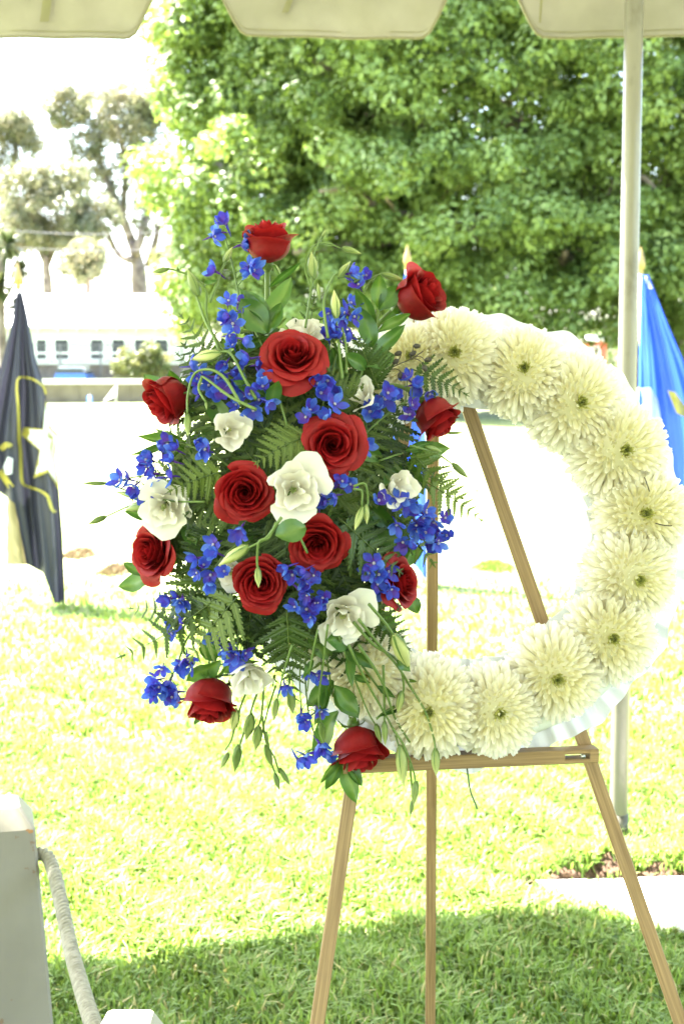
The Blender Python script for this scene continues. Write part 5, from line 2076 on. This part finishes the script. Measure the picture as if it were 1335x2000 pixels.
sprig("slender leaves crossing the lower left chrysanthemum", [(670, 1240), (700, 1290), (740, 1345), (760, 1370)],
      [((675, 1265), (684, 1345), 24), ((680, 1265), (736, 1312), 24), ((735, 1340), (772, 1364), 16), ((676, 1270), (700, 1300), 20), ((672, 1250), (640, 1250), 46)], -0.02, SLIM)
sprig("dark leaves beside the lowest rose's stem", [(630, 1230), (640, 1300), (650, 1360)],
      [((642, 1280), (604, 1250), 30), ((640, 1310), (628, 1390), 16), ((648, 1330), (612, 1420), 22), ((652, 1340), (696, 1392), 36), ((640, 1250), (684, 1268), 30)], 0.0)
sprig("grey-green leaves at the left edge behind the light blue sprig", [(430, 900), (370, 870), (320, 852)],
      [((360, 862), (272, 856), 26), ((360, 880), (300, 835), 22), ((340, 870), (260, 890), 16)], 0.0, SLIM)
sprig("leaves on the right edge under the rose seen from behind", [(740, 900), (800, 880), (850, 872)],
      [((820, 880), (882, 876), 34), ((800, 890), (846, 905), 30), ((790, 880), (850, 862), 22)], 0.01, SLIM)
rl = random.Random(5)
for i in range(105):
    a = rl.uniform(0, 6.283)
    q = math.sqrt(rl.random())
    x, y = SCX + 245 * q * math.cos(a), SCY - 10 + 330 * q * math.sin(a)
    dx, dy = rl.uniform(-1, 1), rl.uniform(-1, 1)
    dn = math.hypot(dx, dy)
    ln = rl.uniform(55, 100)
    e = (x + dx / dn * ln, y + dy / dn * ln)
    sprig("dark green filler leaf deep between the flowers", [(x - dx / dn * 30, y - dy / dn * 30), (x - dx / dn * 12, y - dy / dn * 12 + 4), (x, y)], [((x, y), e, rl.uniform(22, 42))], rl.uniform(0.03, 0.075), BROAD, "filler leaves deep in the spray", 0.001)


# ------------------------------------------------------------------ bud stems
def bud_mesh(seed, tone):
    g = MB()
    prof = [(0, 0.10), (0.08, 0.26), (0.22, 0.44), (0.40, 0.50), (0.58, 0.42), (0.76, 0.25), (0.90, 0.12), (1.0, 0.02)]
    rows, tn = [], []
    for z, r in prof:
        rows.append([(r * (1 + 0.16 * math.cos(4 * (a + z * 2.2))) * math.cos(a), z, r * (1 + 0.16 * math.cos(4 * (a + z * 2.2))) * math.sin(a)) for a in [q * math.pi / 8 for q in range(16)]])
        tn += [tone - 0.3 + 0.45 * z] * 16
    g.grid(rows, tn, closed=True)
    return g.mesh("bud", M_bud)


BUD = {"g": bud_mesh(1, 0.45), "y": bud_mesh(2, 0.95), "m": bud_mesh(3, 0.7)}
g = MB()
for i in range(5):
    a = 2 * math.pi * i / 5
    for s in range(1):
        p = [(0.42 * math.cos(a) * k, y_, 0.42 * math.sin(a) * k) for y_, k in ((0.0, 0.5), (0.2, 1.25), (0.45, 1.35), (0.78, 0.9))]
        tn_ = Vector((-math.sin(a), 0, math.cos(a)))
        g.grid([[Vector(q) - tn_ * w, Vector(q) + tn_ * w] for q, w in zip(p, (0.09, 0.07, 0.045, 0.006))], 0.45)
BUD_SEP = g.mesh("sepals", M_stem)


def buds(label, stems, bs, lift=-0.02, rad=0.0013, lvs=()):
    rnd = random.Random(hash(label) % 1000 if False else len(label) * 7)
    P = [smooth_path([at(x, y, sprayY(x, y, lift + rnd.uniform(-0.004, 0.004))) for x, y in s], 5) for s in stems]
    t = thing("bud_stem", label, "bud stem", loc(P[0][0]), "bud stems of the spray")
    for path in P:
        n = len(path)
        g = MB()
        g.tube(path, [rad * (1.25 - 0.5 * i / (n - 1)) for i in range(n)], 6, tone=0.55)
        obj("stem", g.mesh("stem", M_stem), t)
    for (b, e, w, k) in bs:
        pb2, pe = at(*b, sprayY(*b, lift)), at(*e, sprayY(*e, lift - 0.003))
        wd = m_of(w, pb2)
        M = lay(pb2, pe, Vector((0, -1, 0.1)), wd, wd)
        bo = obj("bud", BUD[k], t, M)
        obj("sepals", BUD_SEP, bo, M)
    for (b, e, w) in lvs:
        put_leaf(t, b, e, w, lift, SLIM)


buds("arching bud stem pointing left at the upper left of the spray", [[(430, 690), (404, 620), (402, 570), (385, 545), (350, 530), (325, 524)], [(440, 690), (405, 635), (388, 590), (383, 575)], [(410, 590), (432, 530), (446, 500)]],
     [((330, 525), (296, 532), 10, "g"), ((388, 578), (366, 525), 21, "m"), ((438, 512), (454, 482), 13, "m")], -0.01, 0.0016, [((350, 528), (345, 517), 5), ((402, 560), (422, 545), 12)])
buds("plump yellow-green bud lying sideways at the upper left", [[(500, 780), (475, 735), (450, 690), (425, 688)]], [((432, 690), (372, 702), 24, "y")], -0.03, 0.0018)
buds("looping bud stem hanging down beside the closed left rose", [[(470, 790), (440, 740), (410, 722), (380, 730), (367, 770), (366, 808)], [(500, 800), (450, 775), (410, 745), (395, 735)], [(395, 735), (388, 760), (402, 785)]], [((366, 808), (367, 852), 15, "m"), ((402, 782), (404, 800), 6, "g")], -0.045, 0.0017)
buds("curled tendril bud stem at the top middle", [[(596, 640), (608, 560), (612, 500), (628, 462)], [(606, 560), (596, 520), (610, 482), (640, 476), (668, 486)], [(604, 570), (620, 520), (616, 500)]],
     [((612, 545), (608, 492), 22, "m"), ((668, 484), (706, 496), 12, "m"), ((628, 466), (636, 448), 7, "g")], 0.0, 0.0013)
buds("upright bud stem in front of the pale blue sprig", [[(668, 740), (662, 680), (656, 620)], [(640, 660), (632, 590), (648, 545), (664, 530)], [(676, 730), (676, 680), (668, 640)], [(664, 540), (680, 540), (694, 545)]],
     [((657, 622), (652, 566), 20, "y"), ((660, 542), (684, 510), 15, "m"), ((624, 588), (620, 552), 8, "g"), ((690, 552), (712, 536), 8, "g")], -0.02, 0.0016)
buds("pale arching bud stem above the top right rose", [[(700, 600), (715, 560), (735, 538), (765, 536)]], [((745, 535), (790, 548), 14, "m")], -0.015, 0.0012)
buds("long thin bud stems stretching to the far left", [[(400, 980), (330, 978), (260, 962), (205, 942)], [(330, 960), (260, 985), (205, 1010)]],
     [((210, 944), (160, 944), 8, "g"), ((208, 1008), (172, 1024), 12, "g"), ((290, 984), (244, 996), 20, "m"), ((280, 972), (225, 960), 13, "g")], -0.005, 0.0012)
buds("pale bud hanging across the lower left middle rose", [[(540, 1020), (525, 1050), (506, 1058), (502, 1090), (503, 1112)], [(550, 1010), (520, 1050), (485, 1070)]],
     [((503, 1108), (505, 1148), 14, "y"), ((486, 1066), (428, 1104), 24, "y")], -0.055, 0.0017)
buds("drooping folded buds left of the cupped white flower", [[(690, 950), (712, 945), (718, 975), (714, 1000)], [(690, 955), (706, 960), (706, 990)]],
     [((714, 985), (716, 1024), 13, "m"), ((708, 990), (692, 1036), 15, "m")], -0.04, 0.0014)
buds("single bud reaching right before the easel's rear leg", [[(800, 870), (850, 885), (885, 908)]], [((882, 905), (914, 934), 13, "g"), ((830, 872), (862, 882), 12, "m"), ((872, 846), (905, 845), 6, "g")], -0.01, 0.0012)
buds("bunch of hanging buds below the smooth white flower", [[(490, 1330), (470, 1380), (462, 1420)], [(505, 1345), (490, 1390), (480, 1440)], [(515, 1340), (510, 1400), (500, 1430)], [(460, 1410), (452, 1445), (440, 1465)], [(478, 1425), (470, 1450), (466, 1470)],
     [(512, 1400), (520, 1450), (536, 1480), (545, 1510)], [(520, 1430), (530, 1490), (542, 1520)], [(538, 1340), (525, 1380), (512, 1430)]],
     [((462, 1385), (454, 1432), 19, "y"), ((492, 1395), (480, 1446), 22, "m"), ((506, 1418), (498, 1466), 20, "m"), ((446, 1470), (430, 1502), 12, "g"), ((466, 1455), (458, 1508), 18, "g"), ((518, 1455), (532, 1500), 14, "g"), ((536, 1510), (546, 1545), 11, "g"), ((545, 1500), (568, 1536), 10, "g")], -0.005, 0.0013)
buds("long bud stem curving over the bottom chrysanthemum", [[(700, 1210), (740, 1260), (775, 1300), (800, 1340), (830, 1390), (846, 1440), (850, 1468)]], [((849, 1462), (851, 1516), 18, "m")], -0.035, 0.0016, [((800, 1330), (818, 1332), 7)])
buds("fat closed bud on the right of the lower spray", [[(720, 1180), (750, 1215), (772, 1245)]], [((768, 1238), (800, 1308), 30, "y")], -0.045, 0.0017, [((775, 1290), (802, 1312), 22)])
buds("knotted bud stem with a slim bud over the lower left chrysanthemum", [[(690, 1215), (730, 1260), (775, 1290), (788, 1340), (782, 1360)], [(700, 1260), (745, 1330), (770, 1400), (800, 1450)], [(770, 1380), (745, 1395), (735, 1405)]], [((784, 1350), (776, 1394), 16, "m")], -0.03, 0.0017, [((772, 1385), (735, 1402), 7)])
buds("pair of low buds hanging in front of the easel ledge", [[(680, 1260), (720, 1340), (765, 1420), (782, 1470)], [(765, 1420), (790, 1460), (808, 1510), (812, 1540)], [(800, 1490), (803, 1530), (806, 1560)], [(748, 1300), (750, 1380), (750, 1440)]],
     [((781, 1455), (788, 1536), 24, "y"), ((812, 1525), (806, 1575), 15, "g"), ((806, 1560), (800, 1596), 9, "g"), ((750, 1408), (752, 1456), 13, "g")], -0.03, 0.0014)
buds("thin dark stems with a bud left of the lowest rose", [[(600, 1250), (570, 1310), (560, 1360)], [(590, 1250), (585, 1330), (590, 1400)]], [((566, 1350), (572, 1395), 18, "g")], -0.005, 0.001)

buds("trailing thin stems with slim buds in the middle of the lower spray", [[(640, 1220), (630, 1300), (622, 1370), (628, 1420)], [(620, 1230), (606, 1300), (600, 1350)], [(660, 1240), (690, 1320), (718, 1390), (736, 1420)], [(570, 1260), (552, 1320), (540, 1372)]],
     [((627, 1412), (632, 1452), 14, "g"), ((540, 1366), (534, 1408), 14, "m"), ((733, 1414), (744, 1452), 13, "m")], -0.02, 0.0012, [((612, 1290), (590, 1330), 14), ((690, 1320), (725, 1335), 14)])

# fallen leaf in mid air / on lawn behind the ring
fl = at(930, 966, 6.4)
g = MB()
M = lay(gnd(926, 962 + 6), gnd(934, 962), Vector((0, -0.6, 1)), 0.03)
tag(obj("fallen_leaf", BROAD[0].copy(), None, loc((0, 0, 0.012)) @ M), "small dry orange leaf lying on the lawn inside the wreath ring", "leaf")
lm = bpy.data.objects["fallen_leaf"].data
lm.materials.clear()
lm.materials.append(solid("dry_orange_leaf", (0.35, 0.13, 0.04), (0.45, 0.2, 0.07), 30, 0.7))
